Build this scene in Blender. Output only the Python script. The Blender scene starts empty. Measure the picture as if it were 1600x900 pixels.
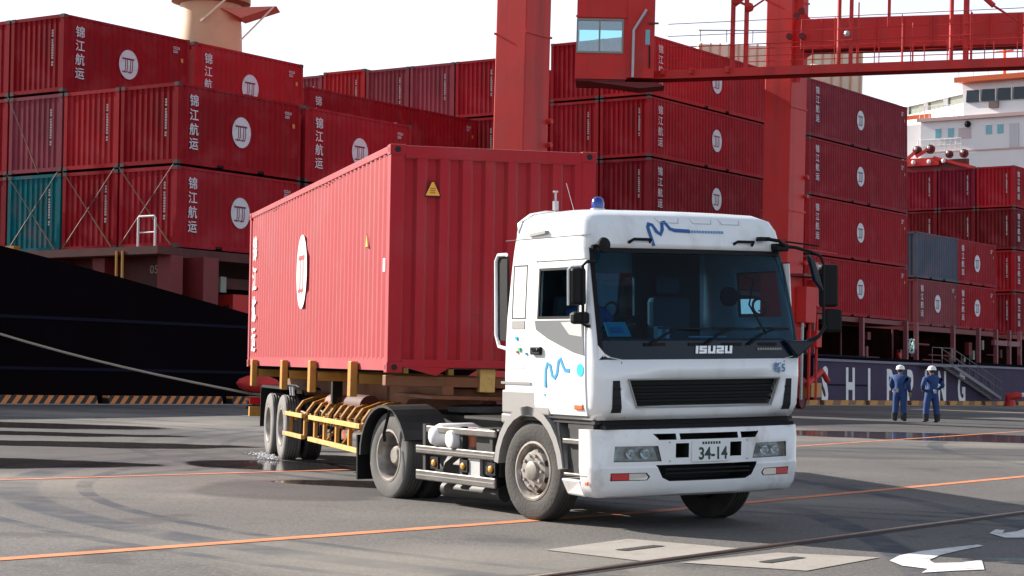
import bpy, bmesh, math, random
from mathutils import Vector, Matrix, Euler
R = math.radians
random.seed(7)
SC = bpy.context.scene
COL = SC.collection

# ------------------------------------------------------------------ camera
FPX, PITCH, ROLL, EYE = 3265.99, R(2.2298), R(1.5566), 1.3235
cam_d = bpy.data.cameras.new('camera'); cam = bpy.data.objects.new('camera', cam_d); COL.objects.link(cam)
fw = Vector((0, math.cos(PITCH), math.sin(PITCH))); up0 = Vector((0, -math.sin(PITCH), math.cos(PITCH))); rt0 = Vector((1, 0, 0))
rt = rt0*math.cos(ROLL) + up0*math.sin(ROLL); up = up0*math.cos(ROLL) - rt0*math.sin(ROLL)
m = Matrix((rt, up, -fw)).transposed().to_4x4(); m.translation = Vector((0, 0, EYE))
cam.matrix_world = m
cam_d.sensor_width = 36; cam_d.lens = FPX/1600*36; cam_d.clip_end = 6000; cam_d.clip_start = 0.2
SC.camera = cam
# ------------------------------------------------------------------ light
SUN_AZ = Vector((-0.86, 0.51)).normalized(); SUN_EL = R(27)
sdir = Vector((SUN_AZ.x*math.cos(SUN_EL), SUN_AZ.y*math.cos(SUN_EL), math.sin(SUN_EL)))
w = bpy.data.worlds.new('World'); SC.world = w; w.use_nodes = True
nt = w.node_tree; sky = nt.nodes.new('ShaderNodeTexSky'); sky.sky_type = 'NISHITA'; sky.sun_disc = False
sky.sun_elevation = SUN_EL; sky.sun_rotation = math.atan2(SUN_AZ.x, SUN_AZ.y); sky.dust_density = 1.5; sky.air_density = 1.0; sky.ozone_density = 1.0
# a bright hazy day: the clear-sky model plus haze that thins with the air mass towards the zenith
def wn(op, a, b=None, kind='ShaderNodeMath'):
    n = nt.nodes.new(kind); n.operation = op
    for k, q in enumerate((a, b)):
        if q is None: continue
        if hasattr(q, 'is_output'): nt.links.new(q, n.inputs[k])
        else: n.inputs[k].default_value = q
    return n.outputs[0]
wc = nt.nodes.new('ShaderNodeTexCoord'); sx_ = nt.nodes.new('ShaderNodeSeparateXYZ'); nt.links.new(wc.outputs['Generated'], sx_.inputs[0])
am_ = wn('DIVIDE', -.25, wn('MAXIMUM', sx_.outputs[2], .05)); hz = wn('SUBTRACT', 1.0, wn('EXPONENT', am_))
hc_ = nt.nodes.new('ShaderNodeVectorMath'); hc_.operation = 'SCALE'; hc_.inputs[0].default_value = (7.9, 8.6, 9.7); nt.links.new(hz, hc_.inputs['Scale'])
s5 = nt.nodes.new('ShaderNodeVectorMath'); s5.operation = 'SCALE'; nt.links.new(sky.outputs[0], s5.inputs[0]); s5.inputs['Scale'].default_value = .5
nt.links.new(wn('ADD', s5.outputs[0], hc_.outputs[0], 'ShaderNodeVectorMath'), nt.nodes['Background'].inputs[0]); nt.nodes['Background'].inputs[1].default_value = 0.06
sd = bpy.data.lights.new('sun', 'SUN'); sd.energy = 5.0; sd.angle = R(0.5); sd.color = (1.0, 0.93, 0.84)
so = bpy.data.objects.new('sun', sd); COL.objects.link(so); so.rotation_euler = sdir.to_track_quat('Z', 'Y').to_euler(); so.location = (0, 0, 60)
SC.view_settings.view_transform = 'Standard'; SC.view_settings.look = 'None'; SC.view_settings.gamma = 1; SC.view_settings.exposure = 1.12

# ------------------------------------------------------------------ materials
MATS = {}
def mat(name, col, rough=.5, metal=0, spec=.5, noise=0., nscale=3., bump=0., bscale=40., emit=None, coat=0., dirt=None, dscale=1.2, damt=.5, objcol=False, streak=0., sheen=0., rustamt=0.):
    if name in MATS: return MATS[name]
    M = bpy.data.materials.new(name); M.use_nodes = True; MATS[name] = M
    t = M.node_tree; N = t.nodes; Lk = t.links.new; b = N['Principled BSDF']
    b.inputs['Roughness'].default_value = rough; b.inputs['Metallic'].default_value = metal
    b.inputs['Specular IOR Level'].default_value = spec; b.inputs['Coat Weight'].default_value = coat; b.inputs['Sheen Weight'].default_value = sheen; b.inputs['Sheen Roughness'].default_value = .45
    tc = N.new('ShaderNodeTexCoord'); src = None
    if objcol:
        oi = N.new('ShaderNodeObjectInfo'); src = oi.outputs['Color']
    else:
        rgb = N.new('ShaderNodeRGB'); rgb.outputs[0].default_value = (*col, 1); src = rgb.outputs[0]
    if noise:
        n = N.new('ShaderNodeTexNoise'); n.inputs['Scale'].default_value = nscale; n.inputs['Detail'].default_value = 6
        Lk(tc.outputs['Object'], n.inputs['Vector'])
        mr = N.new('ShaderNodeMapRange'); mr.inputs['From Min'].default_value = .3; mr.inputs['From Max'].default_value = .7
        mr.inputs['To Min'].default_value = 1-noise; mr.inputs['To Max'].default_value = 1+noise; Lk(n.outputs['Fac'], mr.inputs['Value'])
        mx = N.new('ShaderNodeVectorMath'); mx.operation = 'SCALE'; Lk(src, mx.inputs[0]); Lk(mr.outputs[0], mx.inputs['Scale']); src = mx.outputs[0]
    if dirt:
        n = N.new('ShaderNodeTexNoise'); n.inputs['Scale'].default_value = dscale; n.inputs['Detail'].default_value = 9; n.inputs['Roughness'].default_value = .65
        mp = N.new('ShaderNodeMapping'); mp.inputs['Scale'].default_value = (1, 1, 1-streak); Lk(tc.outputs['Object'], mp.inputs[0]); Lk(mp.outputs[0], n.inputs['Vector'])
        mr = N.new('ShaderNodeMapRange'); mr.inputs['From Min'].default_value = .52; mr.inputs['From Max'].default_value = .72; mr.inputs['To Max'].default_value = damt
        Lk(n.outputs['Fac'], mr.inputs['Value'])
        mx = N.new('ShaderNodeMix'); mx.data_type = 'RGBA'; Lk(mr.outputs[0], mx.inputs[0]); Lk(src, mx.inputs[6]); mx.inputs[7].default_value = (*dirt, 1); src = mx.outputs[2]
    if rustamt:
        n = N.new('ShaderNodeTexNoise'); n.inputs['Scale'].default_value = 3.2; n.inputs['Detail'].default_value = 10; n.inputs['Roughness'].default_value = .75; Lk(tc.outputs['Object'], n.inputs['Vector'])
        mr = N.new('ShaderNodeMapRange'); mr.inputs['From Min'].default_value = .63; mr.inputs['From Max'].default_value = .69; mr.inputs['To Max'].default_value = rustamt; Lk(n.outputs['Fac'], mr.inputs['Value'])
        mx = N.new('ShaderNodeMix'); mx.data_type = 'RGBA'; Lk(mr.outputs[0], mx.inputs[0]); Lk(src, mx.inputs[6]); mx.inputs[7].default_value = (.055, .020, .014, 1); src = mx.outputs[2]
        n = N.new('ShaderNodeTexNoise'); n.inputs['Scale'].default_value = 1.1; n.inputs['Detail'].default_value = 3; Lk(tc.outputs['Object'], n.inputs['Vector'])
        mr = N.new('ShaderNodeMapRange'); mr.inputs['From Min'].default_value = .5; mr.inputs['From Max'].default_value = .7; mr.inputs['To Max'].default_value = .22; Lk(n.outputs['Fac'], mr.inputs['Value'])
        mx = N.new('ShaderNodeMix'); mx.data_type = 'RGBA'; Lk(mr.outputs[0], mx.inputs[0]); Lk(src, mx.inputs[6]); mx.inputs[7].default_value = (.36, .09, .10, 1); src = mx.outputs[2]
    Lk(src, b.inputs['Base Color'])
    if bump:
        n = N.new('ShaderNodeTexNoise'); n.inputs['Scale'].default_value = bscale; n.inputs['Detail'].default_value = 4
        Lk(tc.outputs['Object'], n.inputs['Vector']); bp = N.new('ShaderNodeBump'); bp.inputs['Strength'].default_value = bump; bp.inputs['Distance'].default_value = .02
        Lk(n.outputs['Fac'], bp.inputs['Height']); Lk(bp.outputs[0], b.inputs['Normal'])
    if emit: b.inputs['Emission Color'].default_value = (*emit[:3], 1); b.inputs['Emission Strength'].default_value = emit[3]
    return M
def glass(name, tint, rough=.02, fac=.0, ior=1.5):
    M = bpy.data.materials.new(name); M.use_nodes = True; MATS[name] = M; t = M.node_tree; N = t.nodes; N.remove(N['Principled BSDF'])
    o = N['Material Output']; tr = N.new('ShaderNodeBsdfTransparent'); tr.inputs[0].default_value = (*tint, 1)
    g = N.new('ShaderNodeBsdfGlossy'); g.inputs['Roughness'].default_value = rough; g.inputs[0].default_value = (.9, .95, 1, 1)
    fr = N.new('ShaderNodeFresnel'); ge = N.new('ShaderNodeNewGeometry'); ex = N.new('ShaderNodeMath'); ex.operation = 'MULTIPLY_ADD'; t.links.new(ge.outputs['Backfacing'], ex.inputs[0]); ex.inputs[1].default_value = -2; ex.inputs[2].default_value = 1; pw = N.new('ShaderNodeMath'); pw.operation = 'POWER'; pw.inputs[0].default_value = ior; t.links.new(ex.outputs[0], pw.inputs[1]); t.links.new(pw.outputs[0], fr.inputs[0]); ad = N.new('ShaderNodeMath'); ad.inputs[1].default_value = fac
    t.links.new(fr.outputs[0], ad.inputs[0]); mx = N.new('ShaderNodeMixShader'); t.links.new(ad.outputs[0], mx.inputs[0]); t.links.new(tr.outputs[0], mx.inputs[1]); t.links.new(g.outputs[0], mx.inputs[2])
    t.links.new(mx.outputs[0], o.inputs[0]); return M
paint = mat('container_paint', (.3, .02, .03), .65, spec=.10, objcol=True, noise=.10, nscale=.9, dirt=(.09, .035, .03), dscale=1.6, damt=.35, streak=.75, bump=.06, bscale=9, rustamt=.7)
fpaint = mat('trailer_container_paint', (.365, .014, .023), .6, spec=.15, sheen=.25, noise=.05, nscale=.8, dirt=(.30, .06, .05), dscale=1.2, damt=.4, streak=.8, bump=.10, bscale=5, rustamt=.5)
letter = mat('white_lettering', (.60, .60, .64), .6, dirt=(.30, .12, .13), dscale=3, damt=.5)
emblem_red = mat('emblem_red', (.16, .012, .03), .6)
castm = mat('casting_steel', (.06, .022, .022), .6, noise=.2)
darkm = mat('dark_recess', (.008, .008, .009), .8)
white = mat('cab_white', (.80, .815, .83), .25, spec=.5, coat=.4, noise=.02, nscale=2, dirt=(.46, .41, .34), dscale=3.0, damt=.40, streak=.7)
white2 = mat('bumper_white', (.78, .79, .80), .3, coat=.3, noise=.03, nscale=3, dirt=(.38, .33, .27), dscale=4, damt=.5, streak=.3)
gray = mat('gray_plastic', (.27, .26, .25), .6, noise=.06)
dusty = mat('dusty_black', (.013, .012, .012), .6, noise=.3, nscale=6)
black = mat('black_gloss', (.004, .010, .022), .25, spec=.25)
blackm = mat('black_matt', (.007, .007, .008), .6, spec=.2)
tyrem = mat('tyre_rubber', (.042, .038, .035), .85, noise=.25, nscale=5, bump=.3, bscale=30)
tyre_far = mat('dusty_tyre', (.17, .16, .155), .85, noise=.2, nscale=4)
rimm = mat('rim_steel', (.32, .29, .26), .45, metal=.4, noise=.3, nscale=8, dirt=(.10, .06, .04), dscale=7, damt=.75)
alum = mat('aluminium_rail', (.16, .15, .14), .45, metal=.6, noise=.2, nscale=5, dirt=(.08, .065, .05), dscale=4, damt=.7)
chrome = mat('chrome', (.75, .77, .78), .12, metal=1)
lensm = glass('lens_glass', (.85, .9, .92), .03, .08)
screen = glass('windscreen_glass', (.15, .36, .50), .01, .0, 1.22)
sideg = glass('side_glass', (.80, .85, .85), .01, .03, 1.45)
amber = mat('amber_lens', (.85, .34, .02), .25, emit=None, coat=.5)
orange_l = mat('orange_lens', (.8, .12, .02), .3, coat=.5)
red_l = mat('red_lens', (.5, .01, .012), .25, coat=.5)
blue_l = mat('blue_lens', (.004, .035, .26), .2, coat=.6)
logo_blue = mat('logo_blue', (.02, .28, .62), .45)
logo_navy = mat('logo_navy', (.01, .09, .30), .45)
cyan = mat('cyan_sticker', (.01, .55, .72), .45)
green_s = mat('green_sticker', (.02, .45, .2), .45)
platem = mat('plate_white', (.72, .74, .74), .4)
plate_g = mat('plate_green', (.008, .04, .025), .5)
yel = mat('chassis_yellow', (.46, .22, .035), .5, noise=.15, nscale=5, dirt=(.12, .06, .03), dscale=5, damt=.6)
yelp = mat('pale_yellow', (.60, .38, .11), .5, noise=.12, nscale=5, dirt=(.16, .08, .03), dscale=6, damt=.6)
brown = mat('rust_orange_beam', (.17, .055, .018), .65, noise=.25, nscale=3, dirt=(.05, .025, .02), dscale=3, damt=.6)
hosem = mat('hose', (.03, .03, .03), .6)
seatm = mat('cab_trim', (.09, .12, .16), .8)
dashm = mat('dashboard', (.05, .06, .07), .8)
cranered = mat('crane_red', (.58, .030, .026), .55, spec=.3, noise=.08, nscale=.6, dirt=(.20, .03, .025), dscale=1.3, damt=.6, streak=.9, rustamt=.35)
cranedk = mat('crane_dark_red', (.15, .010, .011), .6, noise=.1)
galv = mat('galvanised', (.45, .45, .46), .5, metal=.4, noise=.1)
hullm = mat('hull_navy', (.0035, .002, .0035), .9, spec=.03, noise=.2, nscale=.5, dirt=(.010, .004, .004), dscale=.6, damt=.5, streak=.8, bump=.15, bscale=.7)
hullm2 = mat('hull_purple', (.045, .030, .070), .7, spec=.2, noise=.15, nscale=.6, dirt=(.03, .02, .03), dscale=.8, damt=.5, streak=.8)
hstripe = mat('hull_belt', (.006, .006, .016), .8, spec=.1)
hullwhite = mat('hull_letter_white', (.74, .73, .74), .6, noise=.08)
deckred = mat('deck_oxide_red', (.075, .012, .010), .7, noise=.3, nscale=1.5, dirt=(.03, .015, .012), dscale=2, damt=.6)
stanc = mat('stanchion_mauve', (.22, .060, .068), .6, noise=.12, nscale=3)
shipwhite = mat('ship_white', (.78, .76, .76), .5, noise=.03, nscale=.4, dirt=(.6, .5, .45), dscale=.6, damt=.3, streak=.8)
shiporange = mat('ship_orange', (.80, .14, .03), .5)
beige = mat('ship_beige', (.62, .36, .21), .6, noise=.1, nscale=.5, dirt=(.5, .22, .12), dscale=.8, damt=.5)
beige2 = mat('ship_cream', (.78, .68, .52), .6, noise=.08, nscale=1)  # cream paint, lightened towards white to stand in for haze
winglass = mat('dark_window', (.02, .03, .035), .1, coat=.5)
bluepane = mat('sky_pane', (.10, .35, .42), .08, coat=.6)
lgreen = mat('green_gray', (.25, .27, .22), .5)
ropem = mat('rope', (.36, .30, .23), .9, bump=.5, bscale=60)
overall = mat('blue_overall', (.016, .050, .165), .85, noise=.15, nscale=6)
overall2 = mat('navy_overall', (.016, .046, .16), .85, noise=.15, nscale=6)
bootm = mat('boots', (.012, .012, .012), .6)
skinm = mat('skin', (.42, .22, .15), .6)
hairm = mat('hair', (.01, .009, .008), .7)
helmet = mat('helmet_white', (.80, .80, .80), .3)
shirt = mat('driver_shirt', (.05, .16, .40), .8)
rust = mat('rusty_rail', (.07, .034, .022), .5, metal=.5, noise=.3, nscale=8, dirt=(.05, .025, .02), dscale=10, damt=.7)
railtop = mat('rail_head', (.26, .17, .13), .3, metal=.8, noise=.15, nscale=3)
lineo = mat('orange_line_paint', (.60, .19, .07), .85, noise=.2, nscale=3, dirt=(.14, .11, .10), dscale=3.5, damt=.95)
linew = mat('white_line_paint', (.66, .65, .64), .8, noise=.1, nscale=3, dirt=(.14, .13, .12), dscale=6, damt=.85)
concp = mat('concrete_pad', (.30, .27, .24), .85, noise=.12, nscale=2, dirt=(.14, .12, .11), dscale=4, damt=.5, bump=.3, bscale=25)
groove = mat('rail_groove', (.02, .018, .018), .9)
tealc = (.0, .12, .14)

# ------------------------------------------------------------------ mesh builder
class MB:
    def __init__(s, M=None): s.v = []; s.f = []; s.mi = []; s.M = M; s.cur = 0
    def add(s, vs, fs, M=None):
        o = len(s.v)
        for p in vs:
            p = Vector(p)
            if M is not None: p = M @ p
            if s.M is not None: p = s.M @ p
            s.v.append(p)
        for f in fs: s.f.append([i+o for i in f]); s.mi.append(s.cur)
        return s
    def box(s, x0, x1, y0, y1, z0, z1, M=None):
        vs = [(x, y, z) for z in (z0, z1) for y in (y0, y1) for x in (x0, x1)]
        return s.add(vs, [(0, 2, 3, 1), (4, 5, 7, 6), (0, 1, 5, 4), (2, 6, 7, 3), (0, 4, 6, 2), (1, 3, 7, 5)], M)
    def hexa(s, lo, hi, M=None):   # lo, hi: 4 points each, same order
        return s.add(list(lo)+list(hi), [(3, 2, 1, 0), (4, 5, 6, 7), (0, 1, 5, 4), (1, 2, 6, 5), (2, 3, 7, 6), (3, 0, 4, 7)], M)
    def beam(s, a, b, wd, ht=None, upv=(0, 0, 1)):
        a = Vector(a); b = Vector(b); ht = ht or wd; d = (b-a); l = d.length; d = d/l; u = Vector(upv)
        if abs(d.dot(u)) > .98: u = Vector((1, 0, 0))
        sx = d.cross(u).normalized(); u = sx.cross(d)
        q = [(-wd/2, -ht/2), (wd/2, -ht/2), (wd/2, ht/2), (-wd/2, ht/2)]
        return s.hexa([a+sx*i+u*j for i, j in q], [b+sx*i+u*j for i, j in q])
    def tube(s, pts, r, n=8, cap=True):
        pts = [Vector(p) for p in pts]; k = len(pts); rs = r if isinstance(r, (list, tuple)) else [r]*k
        vs = []; fs = []; prev = None
        for i, p in enumerate(pts):
            d = (pts[min(i+1, k-1)]-pts[max(i-1, 0)]).normalized()
            if prev is None:
                u = Vector((0, 0, 1)) if abs(d.z) < .9 else Vector((1, 0, 0)); sx = d.cross(u).normalized()
            else: sx = (prev - d*prev.dot(d)).normalized()
            prev = sx; u = sx.cross(d)
            for j in range(n):
                a = 2*math.pi*j/n; vs.append(p+(sx*math.cos(a)+u*math.sin(a))*rs[i])
        for i in range(k-1):
            for j in range(n): fs.append((i*n+j, i*n+(j+1) % n, (i+1)*n+(j+1) % n, (i+1)*n+j))
        if cap: fs.append(tuple(range(n))[::-1]); fs.append(tuple((k-1)*n+j for j in range(n)))
        return s.add(vs, fs)
    def cyl(s, a, b, r0, r1=None, n=16): return s.tube([a, b], [r0, r1 if r1 is not None else r0], n)
    def lathe(s, prof, c, axis, n=32, close=False):   # prof: (radius, height along axis)
        c = Vector(c); ax = Vector(axis).normalized(); u = Vector((0, 0, 1)) if abs(ax.z) < .9 else Vector((1, 0, 0)); a1 = ax.cross(u).normalized(); a2 = ax.cross(a1)
        vs = []; fs = []; k = len(prof)
        for r, h in prof:
            for j in range(n):
                a = 2*math.pi*j/n; vs.append(c+ax*h+(a1*math.cos(a)+a2*math.sin(a))*r)
        for i in range(k if close else k-1):
            i2 = (i+1) % k
            for j in range(n): fs.append((i*n+j, i*n+(j+1) % n, i2*n+(j+1) % n, i2*n+j))
        return s.add(vs, fs)
    def prism(s, poly, d, M=None):   # poly of 3d points, extruded by vector d
        d = Vector(d); n = len(poly); vs = [Vector(p) for p in poly]+[Vector(p)+d for p in poly]
        return s.add(vs, [tuple(range(n))[::-1], tuple(range(n, 2*n))]+[(i, (i+1) % n, n+(i+1) % n, n+i) for i in range(n)], M)
    def sphere(s, c, r, n=12, sc=(1, 1, 1), zmin=-1):
        c = Vector(c); prof = []
        vs = []; fs = []; k = n//2+1
        for i in range(k):
            t = -math.pi/2+math.pi*i/(k-1); z = max(math.sin(t), zmin); rr = math.cos(t) if math.sin(t) >= zmin else math.sqrt(1-zmin*zmin)
            for j in range(n):
                a = 2*math.pi*j/n; vs.append(c+Vector((math.cos(a)*rr*r*sc[0], math.sin(a)*rr*r*sc[1], z*r*sc[2])))
        for i in range(k-1):
            for j in range(n): fs.append((i*n+j, i*n+(j+1) % n, (i+1)*n+(j+1) % n, (i+1)*n+j))
        return s.add(vs, fs)
    def mesh(s, name, mats, smooth=None, fix=True):
        me = bpy.data.meshes.new(name); me.from_pydata([tuple(p) for p in s.v], [], s.f)
        if not isinstance(mats, (list, tuple)): mats = [mats]
        for q in mats: me.materials.append(q)
        me.polygons.foreach_set('material_index', s.mi)
        if fix:
            bm = bmesh.new(); bm.from_mesh(me); bmesh.ops.remove_doubles(bm, verts=bm.verts, dist=1e-5); bmesh.ops.recalc_face_normals(bm, faces=bm.faces); bm.to_mesh(me); bm.free()
        me.update()
        if smooth:
            me.polygons.foreach_set('use_smooth', [True]*len(me.polygons)); me.set_sharp_from_angle(angle=R(smooth))
        return me
    def build(s, name, mats, parent=None, smooth=None, bevel=0, loc=None, rot=None, fix=True):
        o = bpy.data.objects.new(name, s.mesh(name, mats, smooth, fix)); COL.objects.link(o)
        if parent: o.parent = parent
        if bevel:
            b = o.modifiers.new('bevel', 'BEVEL'); b.width = bevel; b.segments = 2; b.limit_method = 'ANGLE'; b.angle_limit = R(40)
        if loc: o.location = loc
        if rot: o.rotation_euler = rot
        return o
def inst(name, me, parent, loc=None, rot=None, color=None):
    o = bpy.data.objects.new(name, me); COL.objects.link(o); o.parent = parent
    if loc: o.location = loc
    if rot: o.rotation_euler = rot
    if color: o.color = (*color, 1)
    return o
def tag(o, label=None, cat=None, group=None, kind=None):
    for k, v in (('label', label), ('category', cat), ('group', group), ('kind', kind)):
        if v: o[k] = v
    return o
def empty(name, M, label=None, cat=None, group=None):
    o = bpy.data.objects.new(name, None); COL.objects.link(o); o.empty_display_size = .3
    o.matrix_world = M if isinstance(M, Matrix) else Matrix.Translation(Vector(M))
    return tag(o, label, cat, group)
def text_mesh(body, size, ext=.002, sx=1., bold=0., mt=None, align='CENTER'):
    c = bpy.data.curves.new('t', 'FONT'); c.body = body; c.size = size; c.extrude = ext; c.offset = bold; c.align_x = align; c.resolution_u = 3
    o = bpy.data.objects.new('t', c); COL.objects.link(o); bpy.context.view_layer.update()
    me = bpy.data.meshes.new_from_object(o.evaluated_get(bpy.context.evaluated_depsgraph_get())); bpy.data.objects.remove(o); bpy.data.curves.remove(c)
    for v in me.vertices: v.co.x *= sx
    me.materials.clear(); me.materials.append(mt or letter); return me
FRONT_Y = (R(90), 0, 0)          # print on a face looking to -y
BACK_Y = (R(90), 0, R(180))      # print on a face looking to +y
FRONT_X = (R(90), 0, R(90))      # print on a face looking to +x
def stroke(mb, pts, wd, dep, O, U, V, Nn):
    """a flat ribbon of constant width along a 2-D polyline, set in the plane O,U,V"""
    O = Vector(O); U = Vector(U); V = Vector(V); Nn = Vector(Nn); P = [Vector(p) for p in pts]; k = len(P); ring = []
    for i in range(k):
        d = (P[min(i+1, k-1)]-P[max(i-1, 0)]).normalized(); n = Vector((-d.y, d.x)); ring.append((P[i]+n*wd/2, P[i]-n*wd/2))
    vs = []; fs = []
    for a, b in ring:
        for q, h in ((a, 0), (b, 0), (b, dep), (a, dep)): vs.append(O+U*q.x+V*q.y+Nn*h)
    for i in range(k-1):
        for j in range(4): fs.append((i*4+j, i*4+(j+1) % 4, i*4+4+(j+1) % 4, i*4+4+j))
    fs += [(3, 2, 1, 0), (4*k-4, 4*k-3, 4*k-2, 4*k-1)]
    mb.add(vs, fs)

# ------------------------------------------------------------------ ship frame
PSI, LEAN = .5825, -.0214
su = Vector((math.sin(PSI), math.cos(PSI), 0)); sv0 = Vector((-math.cos(PSI), math.sin(PSI), 0)); kz = Vector((0, 0, 1))
sv = sv0*math.cos(LEAN)+kz*math.sin(LEAN); sk = kz*math.cos(LEAN)-sv0*math.sin(LEAN); SO = Vector((-10.5502, 65.0187, 7.4721))
def S(a, b, c): return SO+su*a+sv*b+sk*c
def MS(a, b, c):
    M = Matrix((su, sv, sk)).transposed().to_4x4(); M.translation = S(a, b, c); return M
# level ship-aligned frame on the quay, origin on the quay edge line
def Q(a, b, z=0): return Vector((-13.81, 56.85, 0))+su*a+sv0*b+kz*z
def MQ(a, b, z=0):
    M = Matrix((su, sv0, kz)).transposed().to_4x4(); M.translation = Q(a, b, z); return M
def zg(y): return -.0047*max(0, 60-y)

# ------------------------------------------------------------------ ground
def ground_material():
    M = bpy.data.materials.new('asphalt'); M.use_nodes = True; t = M.node_tree; N = t.nodes; Lk = t.links.new; b = N['Principled BSDF']
    tc = N.new('ShaderNodeTexCoord'); P = tc.outputs['Object']
    def noise(sc, det=5, rg=.5, vec=None):
        n = N.new('ShaderNodeTexNoise'); n.inputs['Scale'].default_value = sc; n.inputs['Detail'].default_value = det; n.inputs['Roughness'].default_value = rg; Lk(vec or P, n.inputs['Vector']); return n.outputs['Fac']
    def rng(v, a, b_, c, d):
        n = N.new('ShaderNodeMapRange'); n.inputs['From Min'].default_value = a; n.inputs['From Max'].default_value = b_; n.inputs['To Min'].default_value = c; n.inputs['To Max'].default_value = d; Lk(v, n.inputs['Value']); return n.outputs[0]
    def mth(op, a, b_=None):
        n = N.new('ShaderNodeMath'); n.operation = op
        for i, q in enumerate((a, b_)):
            if q is None: continue
            if isinstance(q, (int, float)): n.inputs[i].default_value = q
            else: Lk(q, n.inputs[i])
        return n.outputs[0]
    def mix(f, a, b_):
        n = N.new('ShaderNodeMix'); n.data_type = 'RGBA'; Lk(f, n.inputs[0])
        for i, q in ((6, a), (7, b_)):
            if isinstance(q, tuple): n.inputs[i].default_value = (*q, 1)
            else: Lk(q, n.inputs[i])
        return n.outputs[2]
    wob = N.new('ShaderNodeTexNoise'); wob.inputs['Scale'].default_value = .5; wob.inputs['Detail'].default_value = 5; Lk(P, wob.inputs['Vector'])
    wv = N.new('ShaderNodeVectorMath'); wv.operation = 'SUBTRACT'; Lk(wob.outputs['Color'], wv.inputs[0]); wv.inputs[1].default_value = (.5, .5, .5)
    ws = N.new('ShaderNodeVectorMath'); ws.operation = 'SCALE'; Lk(wv.outputs[0], ws.inputs[0]); ws.inputs['Scale'].default_value = 1.6
    wp = N.new('ShaderNodeVectorMath'); Lk(P, wp.inputs[0]); Lk(ws.outputs[0], wp.inputs[1]); WP = wp.outputs[0]
    def ellipse(cx, cy, rx, ry, ang, vec=None):
        mp = N.new('ShaderNodeMapping'); mp.vector_type = 'TEXTURE'; mp.inputs['Location'].default_value = (cx, cy, 0); mp.inputs['Rotation'].default_value = (0, 0, R(ang)); mp.inputs['Scale'].default_value = (rx, ry, 1)
        Lk(vec or WP, mp.inputs[0]); sp = N.new('ShaderNodeSeparateXYZ'); Lk(mp.outputs[0], sp.inputs[0])
        r2 = mth('ADD', mth('MULTIPLY', sp.outputs[0], sp.outputs[0]), mth('MULTIPLY', sp.outputs[1], sp.outputs[1])); return rng(r2, .8, 1.15, 1, 0)
    def arc(cx, cy, rad, wd, vec=None):
        v = N.new('ShaderNodeVectorMath'); v.operation = 'SUBTRACT'; Lk(vec or P, v.inputs[0]); v.inputs[1].default_value = (cx, cy, 0)
        m2 = N.new('ShaderNodeVectorMath'); m2.operation = 'MULTIPLY'; Lk(v.outputs[0], m2.inputs[0]); m2.inputs[1].default_value = (1, 1, 0)
        ln = N.new('ShaderNodeVectorMath'); ln.operation = 'LENGTH'; Lk(m2.outputs[0], ln.inputs[0])
        return rng(mth('ABSOLUTE', mth('SUBTRACT', ln.outputs['Value'], rad)), wd*.35, wd*.5, 1, 0)
    base = mix(rng(noise(.22, 6), .35, .65, 0, 1), (.108, .099, .093), (.172, .158, .146))
    base = mix(rng(noise(26, 4, .75), .40, .58, 0, .65), base, (.05, .047, .047))
    base = mix(rng(noise(60, 2, .6), .57, .68, 0, .5), base, (.30, .28, .26))
    base = mix(rng(noise(1.3, 8, .7), .56, .70, 0, .35), base, (.06, .055, .052))
    # old repair joints
    # tyre marks
    tm = None
    brk = rng(noise(2.2, 4), .35, .6, .25, 1)
    for a in ((8.2, 26.9, 14.1, .55), (8.2, 26.9, 13.35, .22), (8.4, 27.2, 15.2, .22), (10.2, 38.1, 16.75, .3), (10.2, 38.1, 15.9, .3), (10.2, 38.1, 15.2, .2), (-30, 38, 27.5, .35), (-30, 20, 33.5, .4), (-30, 20, 35.5, .4), (24, 25, 12.5, .35), (24, 25, 14.2, .3), (24, 24, 10.9, .3), (30, 40, 17, .5), (30, 40, 19, .4), (30, 41, 21.2, .4)):
        q = arc(*a); tm = q if tm is None else mth('MAXIMUM', tm, q)
    base = mix(mth('MULTIPLY', mth('MULTIPLY', tm, brk), .95), base, (.028, .034, .050))
    dusty_ = rng(noise(.11, 5), .5, .62, 0, .5)
    base = mix(dusty_, base, (.30, .27, .22))
    wet = None   # puddles
    for e in ((-8.0, 28.5, 3.3, 1.5, 12), (-11.5, 42.5, 4.6, 1.9, 5), (-7.2, 35.0, 3.2, 1.15, 12), (-9.0, 38.6, 3.2, .9, 8), (-3.2, 30.0, 1.5, 1.4, 0), (-1.3, 26.2, 1.6, .8, 0), (12.6, 51.2, 7.6, 3.3, 0), (13.6, 40.5, 1.6, .6, 0), (21, 66, 5, 1.6, 0)):
        q = ellipse(*e); wet = q if wet is None else mth('MAXIMUM', wet, q)
    soft = None  # damp patches; the far right one also paints in the ship's cast shadow
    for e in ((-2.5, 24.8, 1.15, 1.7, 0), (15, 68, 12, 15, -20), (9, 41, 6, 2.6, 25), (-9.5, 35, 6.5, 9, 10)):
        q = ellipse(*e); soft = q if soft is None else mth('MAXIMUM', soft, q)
    wet0 = wet; soft = mth('MULTIPLY', soft, rng(noise(.45, 5, .6, WP), .3, .6, .45, .8)); damp_shade = mth('MAXIMUM', mth('MAXIMUM', soft, mth('MULTIPLY', rng(noise(.5, 7, .6, WP), .57, .63, 0, .55), 1.0)), wet)
    base = mix(mth('MULTIPLY', damp_shade, .80), base, (.022, .022, .026))
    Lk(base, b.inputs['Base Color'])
    Lk(rng(mth('ADD', wet, mth('MULTIPLY', noise(1.1, 5), .25)), .0, 1.1, .92, .10), b.inputs['Roughness'])
    b.inputs['Specular IOR Level'].default_value = .35
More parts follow.
